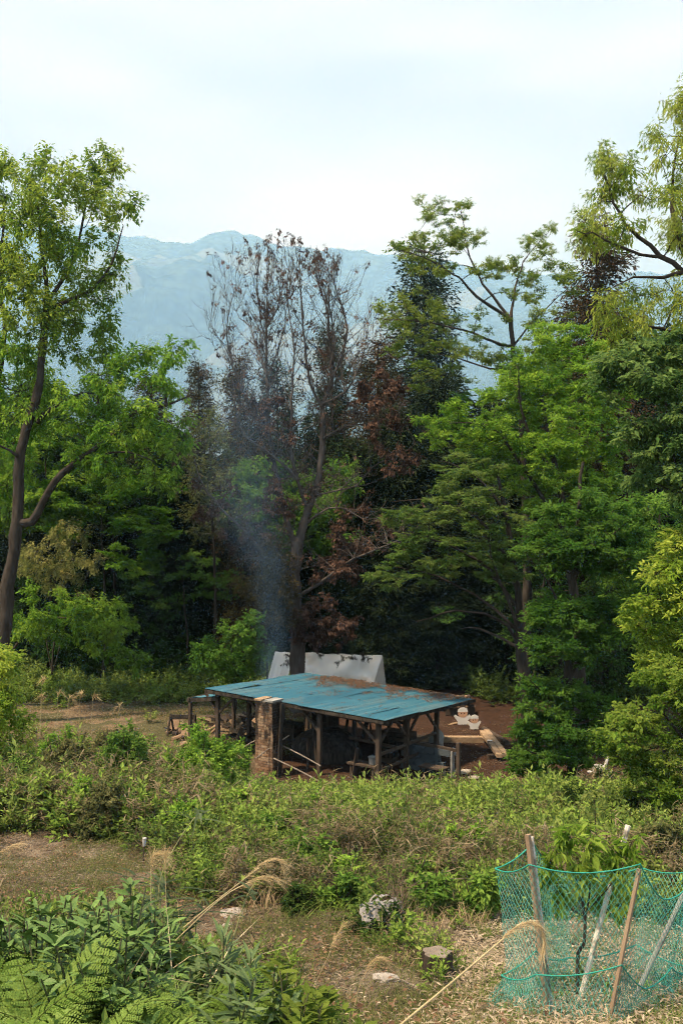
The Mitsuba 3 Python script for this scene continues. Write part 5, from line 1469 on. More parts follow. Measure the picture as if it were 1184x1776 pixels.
# ---------------------------------------------------------------- single bushes of the slope
def bush(name, seed, px, py, w_px, h_px, label, pal, size=0.085, Y=None, cat='bush', twigs=11, per=24, group=None, **kw):
    """A bush standing on the slope, whose foot the photograph shows near this pixel."""
    t = Tree(name, seed)
    rng = t.rng
    if Y is None:
        g = ground_at(px, py)
    else:
        g = np.array([(px - CX) / FOC * Y, Y, 0.0])
        g[2] = float(gz(g[0], Y))
    Y = g[1]
    w, h = 1.08 * w_px / FOC * Y / 2, 1.25 * h_px / FOC * Y
    for k in range(5):
        a = rng.uniform(0, 6.28)
        t.limb([g - [0, 0, 0.1], g + [0.3 * w * math.cos(a), 0.3 * w * math.sin(a), 0.4 * h], g + [0.6 * w * math.cos(a), 0.6 * w * math.sin(a), 0.8 * h]], 0.02, 0.008, 5)
    n = max(12, int(9 * w * w * h / 0.16))
    n = min(n, 90)
    r = 0.8 * (w * w * h / n) ** (1 / 3) + 0.05
    u = unit(rng.normal(0, 1, (n, 3))) * rng.uniform(0.5, 1.0, (n, 1))
    u[:, 2] = np.abs(u[:, 2]) * 0.92 + 0.05
    C = g + u * [w - r * 0.6, (w - r * 0.6) * 0.85, h - r * 0.6]
    t.clumps(C, round(r, 2), twigs, per, size, pal, part='foliage', bsdf='weed_leaf', **kw)
    return t.done(label, cat, group, trunk='stems')


BR = ((0.098, 0.224, 0.028), (0.252, 0.406, 0.063))
BM = ((0.070, 0.161, 0.028), (0.182, 0.301, 0.056))
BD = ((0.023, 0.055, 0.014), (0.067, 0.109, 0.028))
BO = ((0.078, 0.098, 0.039), (0.208, 0.208, 0.091))
bush('elder_bush', 201, 355, 1412, 135, 128, 'large fresh green bush in front of the chimney', BR, Y=23.5, droop=0.5)
bush('elder_bush', 202, 418, 1330, 50, 95, 'slim pale green shoot rising left of the chimney', BR, Y=29.0, twigs=8, per=14)
bush('slope_bush', 203, 215, 1420, 110, 120, 'mid green bush on the slope under the far end of the dry field', BM, Y=23.5)
bush('slope_bush', 204, 120, 1370, 110, 90, 'olive tangled bush at the left near the tall yellow-green bush', BO, Y=24.5)
bush('slope_bush', 205, 190, 1330, 90, 90, 'dull green bush with dry stems below the dry field', BO, Y=27.5)
bush('slope_bush', 206, 255, 1345, 70, 80, 'small fresh bush beside the firewood heap', BM, Y=27.0)
bush('slope_bush', 207, 60, 1440, 120, 70, 'low olive bush at the top left of the bare soil', BO, Y=20.5)
bush('slope_bush', 208, 180, 1450, 110, 80, 'brownish green bush just above the bare soil', BO, Y=19.5)
bush('slope_bush', 209, 310, 1470, 90, 70, 'fresh green low bush right of the bare soil', BR, Y=18.5)
bush('slope_bush', 210, 420, 1440, 110, 60, 'low bright bush to the right below the largest bush', BR, Y=20.5)
bush('slope_bush', 211, 540, 1560, 120, 60, 'dark leafy bush in the middle of the slope', BM, Y=15.0)
bush('slope_bush', 212, 820, 1540, 120, 85, 'bright green bush standing left of the net', BR, Y=16.0)
bush('slope_bush', 213, 740, 1530, 110, 60, 'mid green bush left of the bright bush by the net', BM, Y=16.5)
bush('slope_bush', 214, 705, 1590, 120, 55, 'leafy bush rising behind the grey plastic sheet', BM, Y=13.9)
bush('slope_bush', 215, 605, 1560, 70, 60, 'fresh bush with paired leaves left of the grey plastic sheet', BR, Y=14.2)
bush('slope_bush', 217, 830, 1610, 80, 70, 'green bush between stump and net', BM, Y=13.0)
bush('slope_bush', 218, 520, 1615, 70, 45, 'low dark tuft of leaves at the edge of the soil in the middle', BD, Y=13.0, size=0.06)
bush('slope_bush', 219, 590, 1500, 110, 55, 'light green bush in the middle of the weeds', BR, Y=17.5)
bush('slope_bush', 220, 480, 1500, 100, 55, 'green bush above the nodding grass plumes', BM, Y=17.5)
bush('slope_bush', 221, 690, 1450, 120, 45, 'low pale bush under the brow of the bank', BO, Y=21)
bush('slope_bush', 222, 860, 1450, 110, 45, 'low green bush on the brow of the bank right of the shelter', BM, Y=21)
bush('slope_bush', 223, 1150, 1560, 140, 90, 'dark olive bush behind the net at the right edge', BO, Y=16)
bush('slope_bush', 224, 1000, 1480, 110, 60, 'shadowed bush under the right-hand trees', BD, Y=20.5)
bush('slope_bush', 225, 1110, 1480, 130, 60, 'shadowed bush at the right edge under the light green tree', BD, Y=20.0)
bush('slope_bush', 226, 20, 1395, 90, 70, 'low green bush beneath the tall bush at the left edge', BM, Y=22.5)
bush('slope_bush', 227, 500, 1455, 110, 45, 'low fresh bush on the slope below the chimney', BR, Y=20.5)
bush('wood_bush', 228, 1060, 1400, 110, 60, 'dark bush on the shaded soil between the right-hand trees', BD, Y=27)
bush('slope_bush', 230, 655, 1660, 130, 40, 'dark low bush directly in front of the grey plastic sheet', BD, Y=11.9, size=0.07)
bush('slope_bush', 231, 600, 1620, 90, 50, 'dark green bush left of the grey plastic sheet', BM, Y=13.0)
bush('slope_bush', 232, 745, 1600, 90, 60, 'dark leafy bush right of the grey plastic sheet', BM, Y=13.0)
bush('slope_bush', 233, 560, 1470, 120, 60, 'fresh bush in the thick of the weeds below the front corner post', BR, Y=19.5)
bush('slope_bush', 234, 770, 1490, 110, 60, 'fresh green bush on the slope below the red yard', BR, Y=18.5)
bush('slope_bush', 235, 110, 1300, 120, 90, 'bright green bush below the small pale plumes at far left', BR, Y=28.5)
bush('slope_bush', 236, 150, 1440, 80, 80, 'fresh leafy bush among the olive ones above the bare soil', BR, Y=20.5)

# ---------------------------------------------------------------- the foreground
FR = np.random.default_rng(909)


def frond(seed, L=0.8):
    """A fern frond along +x that arches over: midrib, side ribs and small leaflets."""
    rng = np.random.default_rng(seed)
    n = 20
    t = np.linspace(0, 1, 40)
    rise, fall = rng.uniform(0.45, 0.65), rng.uniform(0.35, 0.6)
    line = np.stack([L * t * 0.92, 0.03 * L * np.sin(t * 3 + seed), L * (rise * t - fall * t**2.2)], 1)
    tan = unit(np.gradient(line, axis=0))
    parts = []
    tw = tube_batch(line[None, ::3], (0.004 * (1 - t[::3]) + 0.0012)[None], 4)
    parts.append((*tw, np.full((len(tw[0]), 3), 1.0) * [0.10, 0.14, 0.04]))
    P, D, N, S_, W_ = [], [], [], [], []
    for i in range(n):
        f = 0.20 + 0.78 * (i / (n - 1)) ** 0.95
        k = int(f * 39)
        c, d = line[k], tan[k]
        nrm = unit(np.cross(d, [0, 1.0, 0])) * -1
        nrm = nrm if nrm[2] > 0 else -nrm
        side = unit(np.cross(nrm, d))
        lp = L * 0.27 * min(1.0, 0.45 + (f - 0.2) * 3.2) * (1 - ((f - 0.2) / 0.8) ** 1.5) + 0.012
        for sg in (-1, 1):
            pd = unit(side * sg + d * 0.42 - nrm * rng.uniform(0.0, 0.18))
            m = max(3, int(lp / 0.0135))
            for j in range(m):
                g = (j + 0.5) / m
                ll = 0.018 * (1 - g) ** 0.7 * min(1, lp / 0.12) + 0.004
                q = c + pd * lp * g - nrm * 0.02 * g * g
                for s2 in (-1, 1):
                    P.append(q)
                    D.append(unit(np.cross(nrm, pd)) * s2 + pd * 0.8 - nrm * rng.uniform(-0.1, 0.25))
                    N.append(nrm + rng.normal(0, 0.12, 3))
                    S_.append(ll)
                    W_.append(max(0.007, lp / m * 1.1))
            P.append(c + pd * lp)
            D.append(pd)
            N.append(nrm)
            S_.append(0.015)
            W_.append(0.007)
    P, D, N, S_, W_ = map(np.array, (P, D, N, S_, W_))
    v, f = leaf_quads(P, D, N, S_, W_, 0.04)
    parts.append((v, f, tint(rng, len(P), (0.14, 0.25, 0.045), (0.34, 0.48, 0.135), 4, np.full((len(P), 1), 0.18 * (seed % 6)) + rng.normal(0, 0.1, (len(P), 1)), 0.08)))
    return merge_colored(parts)


FRONDS = []
for i in range(6):
    v, f, c = frond(50 + i)
    g = f'fern_frond_kind_{i}'
    scene[g] = {'type': 'shapegroup', 'm': mikit.ply((v, f), 'leaf', color=c)}
    FRONDS.append(g)
FERNS = ((20, 4.9, 1.0, 8, 'fern at the left edge above the lowest ferns'), (75, 4.3, 1.05, 9, 'broad light green fern near the bottom left corner'), (160, 4.0, 1.0, 8, 'fern at the bottom edge right of the corner fern'), (-15, 4.2, 1.0, 8, 'fern cut by the left edge at the bottom corner'),
         (305, 4.8, 1.1, 8, 'large light green fern in front of the nodding plumes'), (365, 4.35, 1.05, 8, 'fern at the bottom edge below the bamboo grass'), (262, 4.05, 0.9, 7, 'fern in the bottom row between the corner ferns and the large one'),
         (455, 4.15, 0.8, 7, 'small fern at the bottom edge under the braided stem'), (545, 4.3, 0.65, 6, 'small fern at the bottom right end of the leafy shrubs'), (95, 6.4, 0.75, 7, 'pale yellowish fern behind the glossy shrubs at left'), (20, 6.1, 0.7, 6, 'pale fern at the left edge behind the glossy shrubs'))
FERNS += ((45, 4.6, 1.0, 8, 'fern between the left edge and the broad corner fern'), (120, 4.35, 1.0, 8, 'fern just right of the broad corner fern'), (210, 4.3, 1.0, 8, 'fern in the lowest row left of the large fern'), (335, 4.15, 1.0, 8, 'fern under the large fern at the bottom edge'), (410, 4.4, 0.95, 8, 'fern at the foot of the narrow-leaved shrubs'),
          (0, 3.9, 1.0, 8, 'fern in the very corner at bottom left'), (490, 4.0, 0.9, 7, 'fern low at the bottom edge below the young shrubs'))
for px, Y, s, n, l in FERNS:
    key = numbered('fern')
    x = (px - CX) / FOC * Y
    b = np.array([x, Y, float(gz(x, Y)) - 0.02])
    off = FR.uniform(0, 6.28)
    for k in range(n + 1):
        sc = s * FR.uniform(0.55, 0.9)
        m = T().translate(b.tolist()).rotate([0, 0, 1], math.degrees(off + 6.283 * k / (n + 1) + FR.normal(0, 0.2))).rotate([0, 1, 0], FR.uniform(-46, -10)).scale([sc, sc, sc])
        scene[f'{key}__frond' + (f'_{k:03d}' if k else '')] = {'type': 'instance', 'g': {'type': 'ref', 'id': FRONDS[FR.integers(6)]}, 'to_world': m}
    lab(key, l, 'fern', 'ferns in the foreground')


def evergreen(seed, lo, hi, h=0.58, ns=20, size=0.085, wl=0.34, per=14):
    rng = np.random.default_rng(seed)
    top, u = dome(rng, ns, 0.30, h, 0.65)
    base = top * [0.15, 0.15, 0]
    tw = tube_batch(np.stack([base, (base + top) / 2 + rng.normal(0, 0.02, (ns, 3)), top], 1), np.broadcast_to([0.006, 0.005, 0.003], (ns, 3)), 4)
    stems = (*tw, tint(rng, ns, (0.05, 0.06, 0.03), (0.09, 0.09, 0.05), 12))
    t = rng.uniform(0.45, 1.0, (ns, per, 1))
    P = base[:, None] + (top - base)[:, None] * t
    a = rng.uniform(0, 6.28, (ns, per))
    D = np.stack([np.cos(a), np.sin(a), rng.uniform(0.0, 0.9, (ns, per))], -1) + 0.4 * u[:, None]
    N = np.stack([0 * a, 0 * a, 0 * a + 1], -1) + rng.normal(0, 0.25, D.shape) - 0.3 * D
    m = ns * per
    v, f, q = elliptic_leaves(P.reshape(-1, 3), D.reshape(-1, 3), N.reshape(-1, 3), size * rng.uniform(0.6, 1.2, m), size * wl * rng.uniform(0.8, 1.2, m))
    return stems, (v, f, tint(rng, m, lo, hi, q, (t * 1.5 - 0.55 + rng.normal(0, 0.15, t.shape)).reshape(-1, 1), 0.1))


scene['glossy_leaf'] = {'type': 'twosided', 'm': {'type': 'principled', 'base_color': VC, 'roughness': 0.55, 'specular': 0.22}}
EVK = {}
for kind, lo, hi, kw in (('dark', (0.029, 0.070, 0.020), (0.096, 0.174, 0.042), {}), ('fresh', (0.055, 0.12, 0.02), (0.19, 0.26, 0.05), dict(size=0.085, wl=0.36)), ('narrow', (0.03, 0.065, 0.022), (0.09, 0.14, 0.05), dict(size=0.13, wl=0.17, per=15))):
    EVK[kind] = []
    for i in range(4):
        st, lv = evergreen(600 + len(EVK) * 10 + i, lo, hi, **kw)
        g = f'evergreen_{kind}_{i}'
        scene[g] = {'type': 'shapegroup', 'leaves': mikit.ply(lv[:2], 'leaf' if kind == 'fresh' else 'glossy_leaf', color=lv[2]), 'stems': mikit.ply(st[:2], 'glossy_leaf', color=st[2])}
        EVK[kind].append(g)
EV = [(px, Y, s, 'dark', None) for px, Y, s in ((10, 5.6, 1.1), (60, 5.9, 1.05), (120, 5.7, 1.1), (175, 6.0, 1.0), (230, 5.8, 0.95), (35, 5.1, 1.1), (100, 5.2, 1.15), (160, 5.1, 1.1), (215, 5.2, 1.05), (270, 5.4, 0.95), (70, 6.6, 0.95), (140, 6.5, 0.9), (0, 6.5, 0.95), (200, 4.6, 1.0), (130, 4.6, 1.0), (290, 6.1, 0.8),
                                                      (335, 5.5, 0.8), (250, 4.5, 0.9), (60, 4.7, 1.0), (320, 5.0, 0.8))]
EV += [(px, Y, s, 'narrow', None) for px, Y, s in ((390, 5.1, 1.0), (430, 4.9, 1.0), (410, 4.6, 0.95), (460, 5.2, 0.8), (375, 5.6, 0.8))]
EV += [(px, Y, s, 'fresh', None) for px, Y, s in ((500, 4.8, 0.95), (540, 4.9, 0.95), (570, 4.7, 0.8), (520, 4.5, 0.95), (480, 4.6, 0.95), (555, 4.4, 0.9), (30, 6.9, 0.95))]
EVL = {'dark': ('glossy dark green broad-leaved shrub in the thicket at bottom left', 'glossy_shrub', 'glossy dark shrubs at bottom left'), 'narrow': ('dark shrub with long narrow leaves at the bottom under the braided stem', 'narrow_leaved_shrub', 'narrow-leaved shrubs at the bottom'),
       'fresh': ('shrub with yellow-green young leaves in the bottom thicket', 'young_shrub', 'yellow-green young shrubs at the bottom')}
for px, Y, s, kind, _ in EV:
    l, name, grp = EVL[kind]
    key = numbered(name)
    x = (px - CX) / FOC * Y
    scene[f'{key}__foliage'] = {'type': 'instance', 'g': {'type': 'ref', 'id': EVK[kind][FR.integers(4)]}, 'to_world': T().translate([x, Y, float(gz(x, Y)) - 0.03]).rotate([0, 0, 1], FR.uniform(0, 360)).rotate([1, 0, 0], FR.normal(0, 7)).scale([s * 1.15, s * 1.15, s * FR.uniform(0.95, 1.2)])}
    lab(key, l, 'shrub', grp)

# bare soil under the thicket is covered by weeds
x, y = FR.uniform(-2.6, 0.05, 420), FR.uniform(3.4, 7.2, 420)
w = (x / y < (575 - CX) / FOC) & (x / y > -0.42)
scatter('thicket_weeds', 'brambles', x[w], y[w], FR.uniform(0.45, 0.8, w.sum()), 'small weeds filling the ground under the shrubs in front', 'weeds', FR)
for kx, ky, hs in ((8, 1520, 0.5), (215, 1690, 0.45), (320, 1700, 0.5), (330, 1610, 0.4)):
    key = numbered('dry_grass_tuft')
    Y = 6.0 if kx < 100 else 5.0
    x = (kx - CX) / FOC * Y
    v, f, c = kind_grass(800 + kx, (0.34, 0.28, 0.18), (0.62, 0.55, 0.40), hs * 1.5, 14, 0.06, 0.012, 1.0, 0.45)
    put(key, (v + [x, Y, float(gz(x, Y))], f), 'dry_leaf', color=c)
for k, l in enumerate(('bleached grass tuft at the left edge behind the ferns', 'bleached bent grass blades rising through the glossy shrubs', 'bleached grass blades right of the glossy shrubs above the large fern', 'dry blades at the foot of the bamboo grass')):
    lab('dry_grass_tuft' if k == 0 else f'dry_grass_tuft_{k:03d}', l, 'grass tuft')


def plume_mesh(line, rng, n=230, L=0.10, w=0.0022, fan=0.25):
    p = spline(line, n=8)
    k = rng.integers(0, len(p) - 1, n)
    tan = unit(np.gradient(p, axis=0))
    P = p[k] + rng.normal(0, 0.003, (n, 3))
    D = tan[k] + rng.normal(0, fan, (n, 3)) - [0, 0, 0.25]
    v, f, q = blades(P, D, L * rng.uniform(0.5, 1.2, n), w * rng.uniform(0.7, 1.4, n), rng.uniform(0.1, 0.7, n), 3)
    return v, f, tint(rng, n, (0.36, 0.27, 0.14), (0.66, 0.55, 0.34), q)


def pampas(stem, plume, Y, r, label, dY=0.0, n=230, L=0.1, w=0.0022):
    key = numbered('pampas_stalk')
    p = spline([at(a, b, Y + dY * i / max(1, len(stem) - 1)) for i, (a, b) in enumerate(stem)], step=0.05)
    tw = tube_batch(p[None], np.linspace(r, r * 0.5, len(p))[None], 6)
    put(key + '__stem', tw, 'dry_leaf', color=np.repeat(np.clip(np.array([0.52, 0.45, 0.28]) * (0.85 + 0.25 * FR.random((len(p), 1))), 0, 1), 6, axis=0), smooth=True)
    v, f, c = plume_mesh([at(a, b, Y + dY) for a, b in plume], FR, n, L, w)
    put(key + '__plume', (v, f), 'dry_leaf', color=c)
    lab(key, label, 'pampas grass')


pampas([(560, 1900), (640, 1828), (695, 1778), (760, 1724), (830, 1665), (885, 1618)], [(872, 1626), (895, 1608), (918, 1600), (936, 1608), (943, 1628), (942, 1650)], 4.6, 0.0075, 'thick pale stalk slanting in front of the net with drooping feathery plume', n=520, L=0.075, w=0.0016)
pampas([(240, 1800), (262, 1668), (330, 1600), (420, 1528), (455, 1502)], [(425, 1522), (450, 1501), (472, 1491), (486, 1494), (492, 1508)], 5.6, 0.005, 'upper of two long slanting stalks with bowed plume above the ferns', n=260, L=0.09, w=0.0017)
pampas([(250, 1800), (268, 1680), (340, 1598), (400, 1547), (438, 1529)], [(415, 1540), (440, 1526), (462, 1521), (482, 1526)], 5.5, 0.005, 'lower of two long slanting stalks with bowed plume above the ferns', n=220, L=0.085, w=0.0017)
pampas([(268, 1800), (266, 1640), (262, 1560), (262, 1505)], [(262, 1512), (264, 1490), (274, 1481), (286, 1486)], 5.8, 0.005, 'upright stalk with hooked plume beside the bamboo grass', n=200, L=0.085, w=0.0017)
pampas([(295, 1800), (290, 1640), (288, 1560), (286, 1500)], [(286, 1510), (287, 1490), (288, 1478)], 5.7, 0.004, 'thin upright stalk with short plume just right of the hooked one', n=120, L=0.07, w=0.0017)
pampas([(-60, 1530), (-30, 1500), (5, 1478)], [(-5, 1482), (15, 1470), (32, 1464)], 5.6, 0.004, 'single pale plume reaching in at the left edge', n=160, L=0.07, w=0.0017)
pampas([(612, 1760), (622, 1715), (634, 1688)], [(634, 1688), (645, 1668), (660, 1662), (674, 1672)], 8.6, 0.004, 'small rounded plume arching over the bare soil below the grey sheet', n=200, L=0.10, w=0.002)
pampas([(505, 1790), (545, 1710), (590, 1615)], [(572, 1645), (585, 1622), (597, 1602)], 6.4, 0.003, 'faint thin stalk with pale plume leaning right over the bare soil', n=160, L=0.09, w=0.0012)
for k, (px, py, h_) in enumerate(((70, 1208, 50), (100, 1200, 45), (138, 1205, 50), (160, 1206, 45), (72, 1180, 60), (118, 1210, 40), (205, 1225, 35))):
    Y = 29.5
    pampas([(px - 2, py + h_ + 30), (px, py + h_ * 0.5), (px, py)], [(px, py + 10), (px + 3, py), (px + 9 * (k % 2), py + 3 * (k % 2))], Y, 0.006, 'small pale plume among the tall dry grass at far left', n=70, L=0.22, w=0.012)
    lab(f'pampas_stalk_{COUNT["pampas_stalk"] - 1:03d}', group='small plumes at the far end of the brush')

# bamboo grass with long blue-green leaves
BG = np.random.default_rng(63)


def cane(stem, Y, leaves_at, label, n=9, L=0.24, braid=False, lo=(0.05, 0.085, 0.05), hi=(0.16, 0.21, 0.12)):
    key = numbered('bamboo_grass')
    p = spline([at(a, b, Y) for a, b in stem], step=0.04)
    tw = tube_batch(p[None], np.linspace(0.006, 0.003, len(p))[None] * (1 + 0.25 * np.sin(np.arange(len(p)) * 1.6)[None] * braid), 6)
    put(key + '__stem', tw, 'dry_leaf', color=np.tile([[0.36, 0.36, 0.18]], (len(tw[0]), 1)), smooth=True)
    for j, (a, b) in enumerate(leaves_at):
        c = at(a, b, Y)
        P = c + BG.normal(0, 0.025, (n, 3))
        az = BG.uniform(0, 6.28, n)
        D = np.stack([np.cos(az), np.sin(az), BG.uniform(-0.2, 0.9, n)], 1)
        v, f, q = blades(P, D, L * BG.uniform(0.6, 1.2, n), BG.uniform(0.018, 0.03, n), BG.uniform(0.3, 1.1, n), 5)
        col = tint(BG, n, lo, hi, q)
        for i in range(n):
            vi, fi = v[i * q:(i + 1) * q], f[i * (len(f) // n):(i + 1) * (len(f) // n)] - i * q
            part(key, 'leaf', (vi, fi), 'leaf', color=col[i * q:(i + 1) * q])
    lab(key, label, 'bamboo grass')


cane([(300, 1800), (288, 1640), (275, 1560), (285, 1505), (318, 1445), (338, 1418)], 5.9, ((336, 1420), (338, 1418)), 'tall jointed stem curving up to a tuft of grey-green leaves', n=5, L=0.17)
cane([(285, 1800), (280, 1660), (278, 1530)], 6.0, ((280, 1530), (275, 1560), (290, 1575), (272, 1595), (288, 1545)), 'bushy blue-green bamboo grass behind the slanting stalks', n=7)
cane([(262, 1800), (250, 1640), (232, 1560), (212, 1515)], 6.1, ((220, 1530), (240, 1575)), 'bamboo grass shoot leaning left behind the slanting stalks', n=4, L=0.2)
cane([(370, 1860), (396, 1665), (410, 1610), (428, 1555), (440, 1535)], 5.2, ((438, 1540), (436, 1550)), 'braided looking pale stem with one leafy tip right of the ferns', n=3, L=0.12, braid=True)
cane([(340, 1800), (340, 1600), (350, 1560)], 6.2, ((345, 1560), (335, 1580), (340, 1600)), 'blue-green leafy shoot right of the bushy bamboo grass', n=5)

# stump, grey plastic sheet, stones, marker
stp = ground_at(757, 1700)
th = np.linspace(0, 2 * np.pi, 33)[:-1]
SR = np.random.default_rng(4)
rings = []
for zz, k in ((-0.08, 1.25), (0.02, 1.08), (0.10, 1.0), (0.22, 0.97), (0.27, 0.93)):
    rr = 0.15 * k * (1 + 0.10 * np.sin(th * 5 + 1) + 0.06 * np.sin(th * 11) + SR.normal(0, 0.02, 32))
    rings.append(np.stack([rr * np.cos(th), rr * np.sin(th), np.full(32, zz)], 1))
v = np.vstack(rings)
f = []
for i in range(4):
    for j in range(32):
        j2 = (j + 1) % 32
        f += [[i * 32 + j, i * 32 + j2, i * 32 + 32 + j2], [i * 32 + j, i * 32 + 32 + j2, i * 32 + 32 + j]]
put('tree_stump__bark', (v + stp, np.array(f)), 'bark', smooth=40)
top = np.vstack([rings[-1] - [0, 0, 0.002], [[0, 0, 0.275]]])
put('tree_stump__cut_face', (top + stp, np.array([[j, (j + 1) % 32, 32] for j in range(32)])), 'pale_twig')
lab('tree_stump', 'weathered tree stump with pale cut top left of the net', 'stump')

c = ground_at(662, 1612)
x, y = np.meshgrid(np.linspace(-1, 1, 44), np.linspace(-1, 1, 36))
q = np.stack([x * 1.6, y * 1.6, x * 0], -1)
fold = np.abs(((x * 1.9 + y * 0.8 + 1.5 * (meshkit.fbm(q, 3, 5) - 0.5)) % 1.0) - 0.5) * 0.16
zz = 0.17 + 0.12 * (meshkit.fbm(q * 1.2, 3, 9)) + 0.35 * fold - 0.25 * (x**2 + y**2) * 0.35 + 0.12 * (y + 1) / 2
r = 0.25 * (1 + 0.35 * (meshkit.fbm(np.stack([np.cos(np.arctan2(y, x)) * 1.7, np.sin(np.arctan2(y, x)) * 1.7, x * 0], -1), 3, 2) - 0.5))
sheet = np.stack([c[0] + x * r * 1.05, c[1] + y * r * 1.2, c[2] + zz], -1).reshape(-1, 3)
scene['grey_plastic'] = {'type': 'twosided', 'm': {'type': 'principled', 'roughness': 0.8, 'specular': 0.15, 'base_color': proc(
    lambda p, n, uv: mix((0.12, 0.12, 0.125), (0.27, 0.27, 0.275), fbm(p.x * 4, p.y * 4, p.z * 4, 4)))}}
gf = grid_faces(36, 44)
cen = sheet[gf].mean(1)
hole = ((cen[:, 0] - c[0] - 0.02) / 0.17) ** 2 + ((cen[:, 1] - c[1] - 0.17) / 0.07) ** 2 < 1
put('plastic_sheet', (sheet, gf[~hole]), 'grey_plastic', smooth=True)
lab('plastic_sheet', 'crumpled torn grey plastic sheet half buried in the bushes', 'plastic sheet')
for k, (px, py, s, z) in enumerate(((408, 1590, (0.20, 0.15, 0.06), 31), (668, 1703, (0.13, 0.09, 0.05), 33), (395, 1612, (0.07, 0.05, 0.04), 35), (640, 1655, (0.06, 0.05, 0.03), 36))):
    put(numbered('stone'), lump(ground_at(px, py) + [0, 0, s[2] * 0.35], s, z, 0.45), 'rock_face', smooth=35)
for k, l in enumerate(('flat pale stone in the bare soil behind the slanting stalks', 'small pale stone on the soil below the grey plastic sheet', 'little stone just in front of the flat pale one', 'tiny stone beside the small arching plume')):
    lab('stone' if k == 0 else f'stone_{k:03d}', l, 'stone')
mk = ground_at(249, 1500)
put('marker_stake__stake', tube_batch(np.array([[mk - [0, 0, .1], mk + [0, 0, 0.2], mk + [0.01, 0, 0.33]]]), np.full((1, 3), 0.012), 6, cap=True), 'weathered_wood')
put('marker_stake__cup', tube_batch(np.array([[mk + [0.01, 0, 0.30], mk + [0.012, 0, 0.36], mk + [0.015, 0, 0.44]]]), np.array([[0.022, 0.032, 0.036]]), 12, cap=True), 'plastic_white', smooth=40)
lab('marker_stake', 'small stake topped with a white cup at the edge of the bare soil', 'stake')
for k, (px, py, a, L) in enumerate(((775, 1572, 0.05, 0.9), (120, 1545, 0.3, 0.5), (700, 1715, 2.4, 0.35))):
    p = ground_at(px, py) + [0, 0, 0.05 + 0.3 * (k == 0)]
    d = np.array([math.cos(a), math.sin(a), 0.02]) * L / 2
    put(numbered('fallen_stick'), tube_batch(np.array([[p - d, p + [0, 0.02, 0.01], p + d]]), np.array([[0.008, 0.007, 0.004]]), 5, cap=True), 'pale_twig', smooth=True)
for k, l in enumerate(('thin pale stick lying across the weeds left of the net', 'thin stick lying on the bare soil at left', 'short stick on the ground below the stump')):
    lab('fallen_stick' if k == 0 else f'fallen_stick_{k:03d}', l, 'stick')

# the netted sapling
NE = 'net_fence'
lab(NE, 'green nylon net slung round leaning poles to guard a sapling', 'net fence')
scene['net_cord'] = {'type': 'twosided', 'm': {'type': 'principled', 'roughness': 0.6, 'base_color': proc(
    lambda p, n, uv: mix((0.02, 0.17, 0.17), (0.07, 0.38, 0.33), fbm(p.x * 3, p.y * 3, p.z * 3, 3)))}}
scene['net_rope'] = {'type': 'twosided', 'm': {'type': 'principled', 'roughness': 0.7, 'base_color': {'type': 'rgb', 'value': [0.015, 0.26, 0.21]}}}
scene['cane_brown'] = {'type': 'twosided', 'm': {'type': 'principled', 'roughness': 0.75, 'base_color': proc(
    lambda p, n, uv: mix((0.17, 0.12, 0.08), (0.33, 0.25, 0.17), fbm(p.x * 12, p.y * 12, p.z * 4, 3)))}}
scene['pole_white'] = {'type': 'twosided', 'm': {'type': 'principled', 'roughness': 0.6, 'base_color': proc(
    lambda p, n, uv: mix((0.20, 0.18, 0.15), (0.58, 0.55, 0.51), smoothstep(0.35, 0.55, fbm(p.x * 9, p.y * 9, p.z * 9, 4))))}}


def pole(top, base, r, mat, sides=8):
    p, q = at(*top), at(*base)
    d = unit(q - p)
    q = q + d * 0.25
    part(NE, 'pole', tube_batch(spline([p, (p + q) / 2 + FR.normal(0, 0.008, 3), q], n=5)[None], np.full((1, 11), r), sides, cap=True), mat, smooth=40)


pole((915, 1448, 8.5), (952, 1775, 8.35), 0.026, 'cane_brown', 4)
pole((922, 1452, 8.55), (962, 1790, 8.4), 0.014, 'pole_white')
pole((1089, 1432, 9.3), (1008, 1728, 9.1), 0.026, 'pole_white')
pole((1108, 1508, 8.25), (1052, 1800, 8.1), 0.020, 'cane_brown', 6)
pole((1196, 1530, 8.9), (1096, 1742, 8.8), 0.022, 'concrete')
pole((900, 1600, 9.9), (925, 1690, 9.8), 0.014, 'cane_brown', 6)


